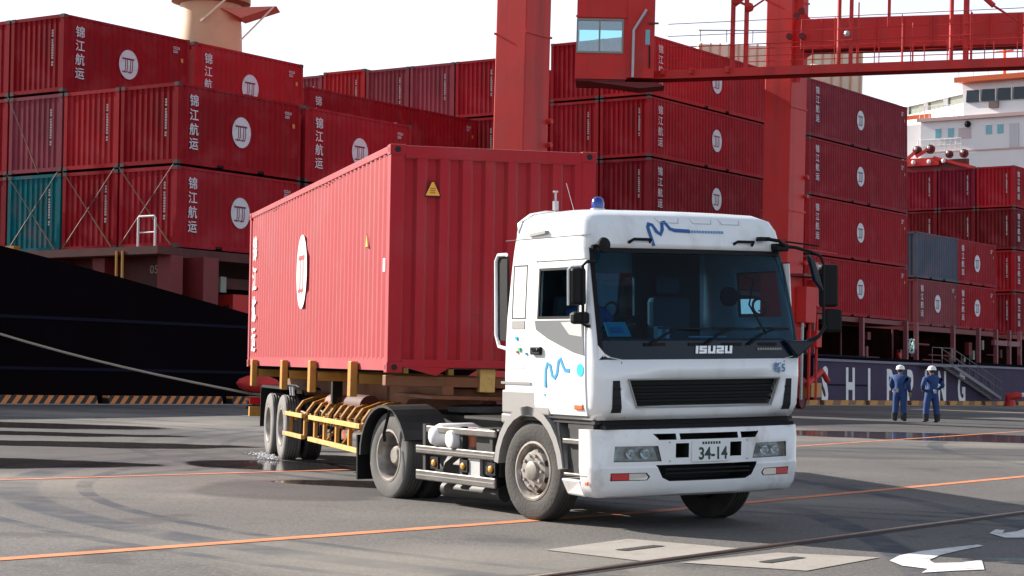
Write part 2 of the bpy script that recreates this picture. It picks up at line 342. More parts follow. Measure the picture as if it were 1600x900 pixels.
    bp = N.new('ShaderNodeBump'); bp.inputs['Strength'].default_value = .35; bp.inputs['Distance'].default_value = .012
    Lk(mth('MULTIPLY', noise(70, 3, .7), mth('SUBTRACT', 1.0, wet)), bp.inputs['Height']); Lk(bp.outputs[0], b.inputs['Normal'])
    return M
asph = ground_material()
mb = MB(); ys = [-80, -20, 0, 8, 14, 20, 30, 45, 60, 80, 110, 150, 220, 320]
xq = lambda y: -13.81+(y-56.85)*(su.x/su.y)
vs = []; fs = []
for y in ys: vs += [(xq(y), y, zg(y)), (max(120, xq(y)+150), y, zg(y))]
for i in range(len(ys)-1): fs.append((2*i, 2*i+1, 2*i+3, 2*i+2))
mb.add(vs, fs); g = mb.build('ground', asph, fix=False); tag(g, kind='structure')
mb = MB(); mb.box(-260, 260, .0, .6, -4, -.03, Matrix.Identity(4)); o = mb.build('quay_wall', concp); o.matrix_world = MQ(70, -.602); tag(o, kind='structure')
mb = MB(); mb.add([(-3000, -3000, -2.6), (3000, -3000, -2.6), (3000, 3000, -2.6), (-3000, 3000, -2.6)], [(0, 1, 2, 3)])
o = mb.build('water', mat('harbour_water', (.01, .025, .03), .12, bump=.6, bscale=1.5)); tag(o, kind='structure')

def gsheet(mb, pts, h=.005):
    mb.add([(x, y, zg(y)+h) for x, y in pts], [tuple(range(len(pts)))])
def gline(name, p0, p1, wd, mt, label=None, h=.005):
    p0 = Vector(p0); p1 = Vector(p1); d = (p1-p0).normalized(); n = Vector((-d.y, d.x))*wd/2; k = 12; mb = MB()
    for i in range(k):
        a = p0.lerp(p1, i/k); b = p0.lerp(p1, (i+1)/k); gsheet(mb, [(a+n), (a-n), (b-n), (b+n)] if False else [tuple(a-n), tuple(b-n), tuple(b+n), tuple(a+n)], h)
    o = mb.build(name, mt, fix=False); tag(o, kind='structure'); return o
gline('painted_line', (-6.5, 12.3), (1.64, 22.75), .18, lineo)
gline('painted_line', (1.5, 22.58), (10.5, 36.4), .18, lineo)
gline('painted_line', (-8.5, 22.3), (-2.2, 29.4), .12, lineo)
gline('painted_line', (4.6, 40.2), (16.5, 62.2), .13, lineo)
# crane rail in the foreground, with its groove
rp = Vector((.54, 15.95)); rd = Vector((su.x, su.y)); rn = Vector((-rd.y, rd.x))
mb = MB(); mg = MB(); mh = MB()
for i in range(-12, 60):
    a = rp+rd*i*2; b = rp+rd*(i*2+2)
    gsheet(mg, [tuple(a-rn*.11), tuple(b-rn*.11), tuple(b+rn*.11), tuple(a+rn*.11)], .004)
    for q, (o0, o1, h) in enumerate(((-.045, .045, .016), )):
        c = [a+rn*o0, b+rn*o0, b+rn*o1, a+rn*o1]
        mb.hexa([(p.x, p.y, zg(p.y)+.0) for p in c], [(p.x, p.y, zg(p.y)+h) for p in c])
    c = [a-rn*.022, b-rn*.022, b+rn*.022, a+rn*.022]; mh.hexa([(p.x, p.y, zg(p.y)+.014) for p in c], [(p.x, p.y, zg(p.y)+.020) for p in c])
rt_ = empty('crane_rail', (0, 0, 0), 'rusty steel crane rail sunk in the asphalt across the foreground', 'rail')
mg.build('groove', groove, rt_, fix=False); mb.build('rail_base', rust, rt_); mh.build('rail_head', railtop, rt_)
# concrete pads beside the rail
for nm, pts, sl in (('concrete_pad', [(.34, 17.75), (1.12, 19.1), (2.13, 18.35), (1.20, 16.9)], (1.17, 18.15)), ('concrete_pad', [(1.42, 16.95), (2.35, 18.1), (3.2, 17.9), (2.38, 16.55)], (2.3, 17.4))):
    mb = MB(); gsheet(mb, pts, .006); o = mb.build(nm, concp, fix=False); tag(o, kind='structure')
    mb = MB(); c = Vector(sl); ux = rd*.34; uy = rn*.06; gsheet(mb, [tuple(c-ux-uy), tuple(c+ux-uy), tuple(c+ux+uy), tuple(c-ux+uy)], .011); mb.build('anchor_slot', groove, o, fix=False)
# painted arrows
def garrow(pts, name='painted_arrow'):
    mb = MB(); gsheet(mb, pts, .007); o = mb.build(name, linew, fix=False); bm = bmesh.new(); bm.from_mesh(o.data); bmesh.ops.triangulate(bm, faces=bm.faces, ngon_method='EAR_CLIP'); bm.to_mesh(o.data); bm.free(); tag(o, kind='structure')
ARROW1 = [(1390, 877), (1405, 869), (1440, 862), (1490, 856), (1528, 852), (1537, 854), (1500, 861), (1470, 868), (1452, 876), (1460, 881), (1500, 880), (1534, 876), (1538, 891), (1490, 893), (1440, 896), (1450, 890), (1410, 885)]
ARROW2 = [(1546, 834), (1556, 828), (1570, 829), (1566, 834), (1590, 831), (1610, 824), (1640, 818), (1640, 824), (1612, 834), (1600, 841), (1570, 841)]
def gpx(x, y):
    d = rt*((x-800)/FPX)-up*((y-450)/FPX)+fw; z = -.17
    for i in range(20):
        t = (z-EYE)/d.z; P = Vector((0, 0, EYE))+d*t; z = zg(P.y)
    return P
ARROWS_XY = [[(round(gpx(*p).x, 3), round(gpx(*p).y, 3)) for p in A] for A in (ARROW1, ARROW2)]
for A in ARROWS_XY: garrow(A)

# quay kerb, painted in slanted stripes
def stripe_mat(name, c1, c2, freq, slant):
    M = bpy.data.materials.new(name); M.use_nodes = True; t = M.node_tree; N = t.nodes; Lk = t.links.new; b = N['Principled BSDF']; b.inputs['Roughness'].default_value = .7
    tc = N.new('ShaderNodeTexCoord'); sp = N.new('ShaderNodeSeparateXYZ'); Lk(tc.outputs['Object'], sp.inputs[0])
    a = N.new('ShaderNodeMath'); a.operation = 'MULTIPLY_ADD'; Lk(sp.outputs[2], a.inputs[0]); a.inputs[1].default_value = -slant; Lk(sp.outputs[0], a.inputs[2])
    m2 = N.new('ShaderNodeMath'); m2.operation = 'MULTIPLY'; Lk(a.outputs[0], m2.inputs[0]); m2.inputs[1].default_value = freq
    fr = N.new('ShaderNodeMath'); fr.operation = 'FRACT'; Lk(m2.outputs[0], fr.inputs[0]); gt = N.new('ShaderNodeMath'); gt.operation = 'GREATER_THAN'; Lk(fr.outputs[0], gt.inputs[0]); gt.inputs[1].default_value = .5
    mx = N.new('ShaderNodeMix'); mx.data_type = 'RGBA'; Lk(gt.outputs[0], mx.inputs[0]); mx.inputs[6].default_value = (*c1, 1); mx.inputs[7].default_value = (*c2, 1); Lk(mx.outputs[2], b.inputs['Base Color']); return M
k1 = stripe_mat('orange_black_kerb_paint', (.60, .19, .045), (.012, .011, .011), 2.5, 1.1)
k2 = stripe_mat('yellow_kerb_paint', (.50, .22, .03), (.22, .09, .03), .55, 1.0)
kx = -12.0
while kx < 150:
    ln = 5.4
    o = MB().prism([(0, 0, 0), (ln-.5, 0, 0), (ln-.5, .06, .25), (0, .06, .25)], (0, 0, 0)) if False else MB().hexa([(0, 0, 0), (ln-.45, 0, 0), (ln-.45, .3, 0), (0, .3, 0)], [(0, .05, .25), (ln-.45, .05, .25), (ln-.45, .3, .25), (0, .3, .25)]).build('kerb', k1 if kx < 30 else k2, bevel=.02)
    o.matrix_world = MQ(kx, .02); tag(o, kind='structure'); kx += ln
mb = MB(); mb.box(-12, 150, -.28, -.02, .002, .02); o = mb.build('quay_coping', mat('coping_concrete', (.30, .30, .31), .8, noise=.1)); o.matrix_world = MQ(0, 0); tag(o, kind='structure')

# ------------------------------------------------------------------ shipping containers
CW = 2.438
def corr_profile(x0, x1, pitch, flat, dep):
    """(x, offset) polyline of a trapezoidal wall"""
    n = max(1, round((x1-x0)/pitch)); p = (x1-x0)/n; out = []; sl = (p-2*flat)/2
    for i in range(n):
        a = x0+i*p; out += [(a, 0), (a+flat, 0), (a+flat+sl, dep), (a+p-sl, dep)]
    out.append((x1, 0)); return out
def side_mesh(L, H, y, sgn, m_, flat=.11, dep=.036, name='side_wall'):
    mb = MB(); pr = corr_profile(.15, L-.15, .278, flat*.65, dep); z0, z1 = .16, H-.085
    vs = [(x, y+sgn*(.015+d), z) for z in (z0, z1) for x, d in pr]; n = len(pr)
    mb.add(vs, [(i, i+1, n+i+1, n+i) for i in range(n-1)]); return mb.mesh(name, m_, fix=False)
def end_mesh(H, x, sgn, m_, pitch=.25, dep=.045):
    mb = MB(); pr = corr_profile(.15, CW-.15, pitch, .098, dep); z0, z1 = .14, H-.12; n = len(pr)
    mb.add([(x+sgn*(.02+d), y, z) for z in (z0, z1) for y, d in pr], [(i, i+1, n+i+1, n+i) for i in range(n-1)]); return mb.mesh('end_wall', m_, fix=False)
CM = {}
def ctype(key, L, H, p):
    """the meshes of one container size: shared by all copies"""
    if key in CM: return CM[key]
    d = {}
    d['near'] = side_mesh(L, H, 0, 1, p); d['far'] = side_mesh(L, H, CW, -1, p); d['end'] = end_mesh(H, 0, 1, p)
    mb = MB()
    mb.box(L-.05, L-.02, 0, CW/2-.155, .15, H-.12)
    d['door'] = mb.mesh('door', p)
    mb = MB(); pr = corr_profile(.1, L-.1, .55, .2, .02); n = len(pr)
    mb.add([(x, y, H-.03-q) for y in (.03, CW-.03) for x, q in pr], [(i, i+1, n+i+1, n+i) for i in range(n-1)]); d['roof'] = mb.mesh('roof', p, fix=False)
    mb = MB(); mb.box(.1, L-.1, .05, CW-.05, .06, .12); d['floor'] = mb.mesh('floor', darkm)
    d['post'] = MB().box(.004, .146, .004, .146, .118, H-.118).mesh('corner_post', p)
    d['cast'] = MB().box(-.002, .167, -.002, .167, 0, .118).mesh('corner_casting', castm)
    d['trail'] = MB().box(.15, L-.15, 0, .06, H-.09, H-.01).mesh('top_rail', p)
    mb = MB(); fx_ = (L/2-1.0, L/2+1.0); z = .15
    P = [(.15, .015)]
    for f in fx_: P += [(f-.17, .015), (f-.17, .12), (f+.17, .12), (f+.17, .015)]
    P += [(L-.15, .015), (L-.15, .165), (.15, .165)]
    d['brail'] = mb.prism([(x, 0, z) for x, z in P], (0, .06, 0)).mesh('bottom_rail', p)
    d['header'] = MB().box(0, .06, .15, CW-.15, H-.125, H-.012).mesh('header', p); d['sill'] = MB().box(0, .06, .15, CW-.15, .02, .145).mesh('sill', p)
    CM[key] = d; return d
def jj_mesh(r):
    mb = MB(); n = 28; pts = [(r*math.cos(2*math.pi*i/n)*.92, r*math.sin(2*math.pi*i/n), 0) for i in range(n)]
    mb.prism(pts, (0, 0, .003)); mb.cur = 1
    for ox in (-.33, .17):
        c = lambda L_: [(r*(x+ox), r*y) for x, y in L_]
        stroke(mb, c([(-.28, .38), (.36, .38)]), r*.12, .004, (0, 0, .003), (1, 0, 0), (0, 1, 0), (0, 0, 1))
        for xx in (.02, .20):
            stroke(mb, c([(xx, .40), (xx, -.30), (xx-.06, -.46), (xx-.16, -.52)]), r*.07, .0042, (0, 0, .003), (1, 0, 0), (0, 1, 0), (0, 0, 1))
        stroke(mb, c([(.16, -.50), (-.02, -.54), (-.30, -.50)]), r*.08, .0044, (0, 0, .003), (1, 0, 0), (0, 1, 0), (0, 0, 1))
    return mb.mesh('emblem', [letter, emblem_red])
EMB = jj_mesh(.50)
CH = [text_mesh(c, .40, .002, 1.08, .004) for c in '锦江航运']
VT = text_mesh('CCLU 3812', .11, .002, 1.0, .002)
SMALL = text_mesh('CCLU\n2251', .13, .002, 1, .002, align='LEFT')
SMALL2 = MB().box(0, .12, 0, .14, 0, .003).mesh('capacity_plate', mat('label_orange', (.55, .20, .04), .6))
def vertical_code(h=1.25):
    """column of small characters on the end wall"""
    mb = MB(); z = h; rr = random.Random(3)
    while z > 0:
        mb.box(0, .05+.02*rr.random(), z-.055, z, 0, .003, Matrix(((1, 0, 0, 0), (0, 0, 1, 0), (0, 1, 0, 0), (0, 0, 0, 1)))) if False else mb.box(-.04, .03+.02*rr.random(), z-.06, z, 0, .003); z -= .085 if rr.random() > .15 else .14
    return mb.mesh('container_code', letter)
VCODE = vertical_code(); VCODE.materials[0] = mat('faded_code', (.36, .30, .31), .7)
def container(M, L, H, col, label, mark=True, group='shipping containers stacked on the ship', code=True, marks=True, far_side=False, key=None, jit=True):
    d = ctype(key or ('c%d_%d' % (round(L), round(H*100))), L, H, paint)
    t = empty('shipping_container', M, label, 'container', group)
    def put(n, k):
        o = inst(n, d[k], t, color=col); return o
    put('side_wall', 'near'); put('side_wall', 'far'); put('end_wall', 'end'); put('roof', 'roof'); put('floor', 'floor')
    for y in (.15, CW/2+.005): put('door', 'door').location = (0, y, 0)
    for y in (.006, CW-.066): put('top_rail', 'trail').location = (0, y, 0); put('bottom_rail', 'brail').location = (0, y, 0)
    for x in (.006, L-.066): put('header', 'header').location = (x, 0, 0); put('sill', 'sill').location = (x, 0, 0)
    for x in (0, 1):
        for y in (0, 1):
            put('corner_post', 'post').location = (x*(L-.15), y*(CW-.15), 0)
            for z in (0, 1): put('corner_casting', 'cast').location = (x*(L-.165), y*(CW-.165), z*(H-.118))
    if mark:
        tx = .75 if L < 8 else .95
        zz = H-.62
        for i, c in enumerate(CH): inst('character', c, t, (tx, -.003, H-.66-i*.455), FRONT_Y)
        inst('emblem', EMB, t, (L*.5 if L < 8 else L*.5, -.004, H*.5), FRONT_Y)
        inst('serial_number', SMALL, t, (L-.85, -.003, H-.42), FRONT_Y)
        inst('capacity_plate', SMALL2, t, (L-.45, -.003, H-.85), FRONT_Y)
    if code: inst('container_code', VCODE, t, (-.002, .50, H-1.75), (R(90), 0, R(-90)))
    return t
HC = 2.6205
RED, CRIM, MAR, DRK, BRT = (.31, .010, .018), (.27, .005, .011), (.22, .026, .040), (.20, .007, .014), (.38, .014, .020)
PK = (.25, .045, .065)
h = 2.562
P_ = 2.5255
# bay A, rows counted from the quay side
for row, cols in ((0, (RED, CRIM, None)), (1, (CRIM, BRT, None)), (2, (tealc, PK, CRIM)), (3, (DRK, RED, RED))):
    nm = ['nearest the quay, right beside the gap', 'second from the quay side', 'third from the quay side', 'at the left edge of the photo'][row]
    for tier, cc in enumerate(cols):
        if cc is None: continue
        tn = ['bottom', 'middle', 'top'][tier]
        lab = {(0, 0): 'red container behind the white hand rail, bottom one of the left block beside the trailer', (1, 0): 'dark red container with crossed lashing rods next to the teal container', (2, 0): 'teal blue-green container, only teal one on the ship', (3, 0): 'dark brown-red container sliver at the left photo edge, left of the teal one',
               (0, 1): 'crimson container with large white emblem straight above the railed bottom one', (1, 1): 'bright red container end with rust spots, between two others in the middle tier', (2, 1): 'faded pinkish container end directly above the teal container', (3, 1): 'red container sliver left of the faded pinkish end in the middle tier',
               (2, 2): 'top left container with white characters and emblem under the sky', (3, 2): 'red container end at the very top left corner of the photo'}[(row, tier)]
        container(MS(0, row*P_, (tier-1)*HC), 6.058, h, cc, lab)
for (row, tier, cc, lab) in ((0, 0, RED, 'red container behind the rear end of the trailer container, bottom tier'), (0, 1, RED, 'red container with pale emblem just above the trailer container'), (2, 2, BRT, 'bright red container with half hidden emblem below the beige ship crane post')):
    container(MS(6.30, row*P_, (tier-1)*HC), 6.058, h, cc, lab)
# bay B
container(MS(15.5, 3*P_, 2.44), 12.19, h, CRIM, 'long dark crimson container seen above the trailer, left of the crane leg', code=False)
container(MS(15.5, 3*P_, -.18), 12.19, h, (.13, .035, .05), 'long dull maroon container below the long crimson one, left of the crane leg', mark=False, code=False)
# bay D
cD = -2.2369
dl = {0: ['lowest', 'third from top', 'second from top', 'topmost']}
for tier in range(4):
    container(MS(28.1, -.95, cD+tier*HC), 12.19, h, [CRIM, DRK, RED, BRT][tier], ['lowest long container between the crane legs, mostly behind the truck cab', 'long container just above the truck cab roof, between the crane legs', 'long container with emblem in the middle tier between the crane legs', 'long container behind the crane cabin, topmost between the crane legs'][tier])
    container(MS(28.1, -.95+P_, cD+tier*HC), 12.19, h, [CRIM, CRIM, RED, CRIM][tier], ['lowest container beside the left crane leg, mostly behind the trailer container', 'container end low beside the left crane leg, above the trailer container', 'container end beside the left crane leg, middle tier', 'topmost container end beside the left crane leg, left of the crane cabin'][tier], mark=False)
for row, cc, lab in ((3, RED, 'red container end touching the left crane leg, top tier'), (4, PK, 'faded red container end, second to the left of the left crane leg, top tier'), (5, (.22, .04, .055), 'dusty maroon container end, third to the left of the left crane leg, top tier'), (6, BRT, 'brighter red container end, fourth to the left of the left crane leg, top tier'), (7, PK, 'narrow visible container end at the far left of the rear top tier')):
    container(MS(28.1, -.95+row*P_, 7.86-HC+(.10 if row == 6 else 0)), 12.19, h, cc, lab, mark=False)
    if row == 3: container(MS(28.1, -.95+row*P_, 7.86-2*HC), 12.19, h, CRIM, lab.replace('top tier', 'second tier from the top'), mark=False)
# bay C, high cubes
for tier in range(4):
    container(MS(43.78, -.95, -3.03+tier*2.875), 12.19, 2.815, [RED, (.32, .012, .020), (.26, .014, .024), (.225, .022, .036)][tier], ['lowest of the four stacked right of the right crane leg', 'third from top of the four stacked right of the right crane leg', 'second from top of the four stacked right of the right crane leg', 'topmost dull maroon one of the four stacked right of the right crane leg'][tier].capitalize()+' container', code=False)
# bay E
container(MS(59.95, .157, -3.09), 6.058, h, (.22, .05, .06), 'faded red container under the slate blue one', code=False)
container(MS(59.95, .157, -3.09+HC), 6.058, h, (.085, .10, .138), 'slate blue container with no emblem, only blue one on the ship', mark=False, code=False)
container(MS(66.1, .157, -3.09), 6.058, h, RED, 'bright red container at lower right of the slate blue one', code=False)
container(MS(66.1, .157, -3.09+HC), 6.058, h, (.30, .014, .024), 'bright red container immediately right of the slate blue one', code=False)
# bay F
rn_ = ['right edge of the photo', 'second column from the right photo edge', 'third column from the right photo edge']
for row in range(3):
    for tier in range(4):
        if row == 2 and tier < 2: continue
        cc = [DRK, CRIM, (.12, .006, .01), [(.30, .008, .016), (.15, .006, .02), (.19, .008, .02)][row]][tier]
        container(MS(75.71, .248+row*P_, -3.14+tier*HC), 6.058, h, cc, 'dark red container in the %s, %s tier' % (rn_[row], ['bottom', 'third', 'second', 'top'][tier]), mark=(row == 0))

# crossed lashing rods in front of bay A
def lash(a, p, q, lab):
    t = empty('lashing_rod', MS(a, 0, 0), lab, 'lashing rod', 'crossed lashing rods on the left container block')
    p = Vector((0, *p)); q = Vector((0, *q)); mid = p.lerp(q, .62)
    MB().tube([p, mid], .015, 6).build('rod', galv if 0 else mat('lashing_steel', (.13, .085, .075), .7, metal=.2), t); MB().tube([mid, q], .024, 6).build('turnbuckle', mat('turnbuckle', (.14, .07, .035), .7), t)
for i, (y0, y1, nm) in enumerate(((.1, 2.35, 'on the rightmost bottom container end'), (2.62, 4.85, 'on the bottom container end next to the teal one'), (5.15, 7.4, 'on the teal container'))):
    lash(-.06, (y0, -.03), (y1, -2.55), 'rod rising to the right '+nm)
    lash(-.12, (y1, -.03), (y0, -2.55), 'rod falling to the right '+nm)
lash(-.18, (7.4, 2.6), (5.9, -.03), 'thin steel rod across the faded pinkish container end')

# ------------------------------------------------------------------ the ship
ship = empty('container_ship', MS(0, 0, 0), 'large black hulled container ship moored along the quay', 'ship')
def hb(a):      # how far the side is set in from the quay
    return -1.25 if a > -4 else -1.25+((-4-a)/36.)**1.8*13
def htop(a): return -5.08+.148*max(0, 5-a)
DK = -5.6
mb = MB(); st = list(range(-40, 6, 2))+list(range(10, 131, 10)); rows = []
prof = lambda a: [(hb(a)+.35, -12), (hb(a)+.1, -8.2), (hb(a), -6.5), (hb(a), htop(a)), (hb(a)+.12, htop(a)+.0), (hb(a)+.12, DK)]
vs = []; fs = []
for a in st: vs += [(a, y, z) for y, z in prof(a)]
k = 6
for i in range(len(st)-1):
    for j in range(k-1): fs.append((i*k+j, i*k+j+1, (i+1)*k+j+1, (i+1)*k+j))
mb.add(vs, fs)
# far side and bow closing
vs = []
for a in st: bb = 22.5-(hb(a)+1.25); vs += [(a, bb, -12), (a, bb, htop(a))]
mb.add(vs, [(2*i, 2*i+2, 2*i+3, 2*i+1) for i in range(len(st)-1)])
mb.mi = [0]*len(mb.f)
hull = mb.build('hull', hullm, ship)
mb = MB(); n_ = 0
for i in range(len(st)-1): mb.add([(st[i], hb(st[i])+.12, DK), (st[i+1], hb(st[i+1])+.12, DK), (st[i+1], 22.4-(hb(st[i+1])+1.25), DK), (st[i], 22.4-(hb(st[i])+1.25), DK)], [(0, 1, 2, 3)])
mb.build('deck', deckred, ship, fix=False)
# purple painted strake amidships (a proud plate)
MB().box(43.6, 130, -1.275, -1.252, -8.6, -5.36).build('painted_strake', hullm2, ship)
for zz, nm in ((-5.12, 'sheer_belt'), (-6.55, 'lower_belt')):
    mb = MB()
    for i in range(len(st)-1):
        if st[i] > 40: break
        a, b = st[i], st[i+1]; mb.hexa([(a, hb(a)-.03, zz), (b, hb(b)-.03, zz), (b, hb(b)+.02, zz), (a, hb(a)+.02, zz)], [(a, hb(a)-.03, zz+.09), (b, hb(b)-.03, zz+.09), (b, hb(b)+.02, zz+.09), (a, hb(a)+.02, zz+.09)])
    mb.build(nm, hstripe, ship)
MB().box(43.6, 130, -1.36, -1.05, -5.36, -5.24).build('gunwale', mat('gunwale_grey', (.10, .09, .15), .5), ship)
# hull letters, each its own part
for ch, px in (('S', 44.9), ('H', 47.9), ('I', 50.2), ('P', 52.8), ('P', 55.5), ('I', 57.7), ('N', 60.0), ('G', 62.9)):
    me = text_mesh(ch, 2.45, .004, .66, .085, hullwhite); inst('hull_letter', me, ship, (px, -1.283, -7.38), FRONT_Y)
# coaming, hatch covers, stanchions
MB().box(1.0, 99, 1.15, 1.35, DK, -3.35).build('hatch_coaming', mat('coaming_brown', (.010, .003, .003), .95, spec=.0, noise=.4, nscale=1.2), ship)
MB().box(-.2, 12.4, -.1, 22.0, -2.95, -2.66).build('hatch_cover', deckred, ship)
MB().box(13.5, 40.6, 1.2, 21, DK, -2.4).build('hatch_cover', deckred, ship)
MB().box(43.6, 56.2, -.9, 21, -3.3, -3.06).build('hatch_cover', cranedk, ship)
MB().box(59.8, 72.4, .2, 21, -3.4, -3.12).build('hatch_cover', cranedk, ship)
MB().box(75.5, 82, .3, 21, -3.42, -3.17).build('hatch_cover', cranedk, ship)
MB().box(28, 40.4, -.9, 21, -2.5, -2.26).build('hatch_cover', cranedk, ship)
for a in (13.2, 28.4, 40.0, 44.1, 49.9, 55.6, 57.0, 62.3, 66.2, 69.0, 71.2, 73.0, 76.2, 80.0):
    MB().box(a-.10, a+.10, -1.12, -.90, DK, -3.06 if a > 41 else -2.5).build('stanchion', stanc, ship)
for a in (68.6, 70.9): MB().box(a, a+2.1, -1.1, -.9, -4.0, -3.7).build('stanchion_head', stanc, ship)
MB().box(.3, 1.0, -.9, 1.2, DK, -2.95).build('stanchion', cranedk, ship)
rr = random.Random(11)
for i in range(64):
    a = rr.uniform(2, 74); z = DK+rr.uniform(.0, 1.6); y = rr.uniform(.1, 1.1); k_ = rr.random()
    if k_ < .35: MB().box(a, a+rr.uniform(.2, .7), y-.25, y, z, z+rr.uniform(.25, .8)).build('locker', rr.choice([deckred, cranedk, lgreen, stanc]), ship)
    elif k_ < .8: MB().cyl((a, y, z), (a+rr.uniform(.6, 3.5), y, z), rr.uniform(.03, .07), n=6).build('pipe', rr.choice([deckred, cranedk]), ship)
    else: MB().lathe([(.0, 0), (.16, 0), (.16, .12), (0, .12)], (a, y, z), (0, -1, 0), 10).build('hose_reel', rr.choice([cranered, lgreen]), ship)
for a in (48.0, 50.9, 57.6): MB().tube([(a, .6, DK), (a, .6, -3.4)], .05, 6).build('vent_pipe', cranered if a < 49 else stanc, ship)
# lashing platform under the left block
MB().box(-1.3, -.18, -.45, 22, -2.92, -2.68).build('lashing_platform', deckred, ship)
MB().box(-.32, -.2, .1, 21.5, DK, -2.93).build('bulkhead', deckred, ship)
MB().box(-.75, -.2, -.5, .05, DK, -2.93).build('platform_post', cranedk, ship)
for y in (2.2, 4.2): MB().prism([(-.34, y, -2.95), (-.34, y+.55, -2.95), (-.34, y+.2, -5.0), (-.34, y, -5.0)], (-.5, 0, 0)).build('bracket', cranedk, ship)
for y in (1.22, .97): MB().tube([(-1.33, y, -2.8), (-1.33, y, -4.3)], .045, 6).build('yellow_pole', yel, ship)
inst('bay_number', text_mesh('05', .36, .003, 1, .006, mat('faded_number', (.30, .22, .20), .7)), ship, (-.755 if 0 else -.36, .55, -3.45), (R(90), 0, R(-90)))
mb = MB(); mb.tube([(-.9, .74, -2.68), (-.9, .74, -1.78), (-.9, .70, -1.72), (-.9, .08, -1.72), (-.9, .03, -1.78), (-.9, .03, -2.68)], .035, 8); mb.tube([(-.9, .74, -2.22), (-.9, .03, -2.22)], .025, 6); mb.build('hand_rail', mat('rail_white', (.55, .53, .52), .5), ship)
MB().box(-.9, -.6, 6.2, 6.6, -2.68, -2.45).build('yellow_locker', yel, ship)
MB().cyl((-.9, 4.2, -4.1), (-.9, 4.55, -4.05), .07, n=8).build('lamp', beige2, ship)
for (a, b_, z0, z1, mm) in ((3.2, 4.7, -4.85, -3.95, BRT), ): MB().box(a, b_, .4, 1.0, z0, z1).build('red_locker', cranered, ship)
for a in (1.7, 2.2, 2.7): MB().box(a, a+.28, .5, 1.0, -3.9, -3.4).build('junction_box', lgreen, ship)
MB().box(1.4, 12.5, .9, 1.12, -3.75, -3.4).build('coaming_rail', deckred, ship)
# gangway alongside
gwm = mat('gangway_metal', (.17, .16, .17), .6, metal=.2)
gw = empty('gangway', MS(0, 0, 0), 'aluminium gangway with hand rails sloping down the ship side at right', 'gangway')
MB().box(56.9, 60.0, -1.95, -1.3, -5.42, -5.32).build('platform', gwm, gw)
top, bot = Vector((59.9, 0, -5.35)), Vector((67.3, 0, -7.1))
for y, nm in ((-1.95, 'stringer'), (-1.32, 'stringer')): MB().beam(top+Vector((0, y, 0)), bot+Vector((0, y, 0)), .05, .17).build('stringer', gwm, gw)
for y in (-1.95, -1.32):
    MB().tube([top+Vector((-.1, y, .95)), bot+Vector((.1, y, .95))], .022, 6).build('hand_rail', gwm, gw)
    MB().tube([top+Vector((-.1, y, .5)), bot+Vector((.1, y, .5))], .015, 6).build('mid_rail', gwm, gw)
    for i in range(7):
        p = top.lerp(bot, i/6)+Vector((0, y, 0)); MB().tube([p, p+Vector((0, 0, .95))], .018, 6).build('rail_post', gwm, gw)
for i in range(22):
    p = top.lerp(bot, (i+.5)/22); MB().box(p.x-.12, p.x+.12, -1.93, -1.34, p.z-.02, p.z+.02).build('step', gwm, gw)
for x in (57.0, 58.4, 59.8): MB().tube([(x, -1.93, -5.35), (x, -1.93, -4.4)], .018, 6).build('rail_post', gwm, gw)
MB().tube([(57.0, -1.93, -4.4), (59.8, -1.93, -4.4)], .02, 6).build('platform_rail', gwm, gw)
t = empty('life_ring_rack', MS(56.4, -1.0, -4.35), 'pale green and white bundle hanging by the top of the gangway', 'rack')
MB().lathe([(.36, -.05), (.42, 0), (.36, .05), (.30, 0)], (0, 0, 0), (0, 1, 0), 16, True).build('ring', mat('pale_green', (.30, .50, .46), .6), t); mb = MB(); mb.beam((-.35, 0, -.35), (.35, 0, .35), .07); mb.beam((-.35, 0.01, .35), (.35, 0.01, -.35), .07); mb.build('cross_strap', mat('pale_green2', (.45, .60, .56), .6), t)

# superstructure (part of the ship)
def sp(name, mb, m_, sm=None, bev=0): return mb.build(name, m_, ship, smooth=sm, bevel=bev)
A0 = 100.
sp('deckhouse', MB().box(A0, A0+14, -4, 16.3, -5.5, 13.9), shipwhite)
sp('bridge', MB().hexa([(A0, -4, 13.96), (A0+12, -4, 13.96), (A0+12, 9, 13.96), (A0, 12.9, 13.96)], [(A0+.5, -4, 16.5), (A0+12, -4, 16.5), (A0+12, 9, 16.5), (A0+.5, 13.2, 16.5)]), shipwhite)
sp('bridge_roof', MB().hexa([(A0-.4, -4, 16.5), (A0+12, -4, 16.5), (A0+12, 9.5, 16.5), (A0-.4, 13.5, 16.5)], [(A0-.4, -4, 16.88), (A0+12, -4, 16.88), (A0+12, 9.5, 16.88), (A0-.4, 13.5, 16.88)]), shiporange)
for i in range(11):
    y = 12.75-i*1.22; q = MB().prism([(A0+.24, y, 15.02), (A0+.24, y-1.04, 15.0), (A0+.43, y-1.04, 15.92), (A0+.43, y, 15.94)], (-.18, 0, 0)); o = sp('bridge_window', q, winglass)
    MB().box(A0+.02, A0+.28, y-1.13, y-1.07, 15.0, 15.95).build('mullion', shipwhite, o)
sp('deck_edge', MB().box(A0-.35, A0-.02, -4, 16.5, 13.72, 13.98), mat('pink_edge', (.60, .42, .40), .6))
sp('deck_edge', MB().box(A0-.12, A0-.02, -4, 16.5, 11.32, 11.42), MATS['pink_edge'])
for y, z in ((14.9, 12.85), (13.9, 12.85), (10.94, 12.9), (10.05, 12.9), (7.2, 12.9), (5.9, 12.9)):
    o = sp('window', MB().box(A0-.05, A0+.05, y-.22, y+.22, z-.38, z+.30), bluepane); MB().box(A0-.08, A0-.03, y-.27, y+.27, z+.28, z+.34).build('frame', shipwhite, o)
sp('sign_board', MB().box(A0-.03, A0+.02, 12.3, 13.3, 12.3, 13.1), mat('faint_pink', (.55, .45, .45), .6))
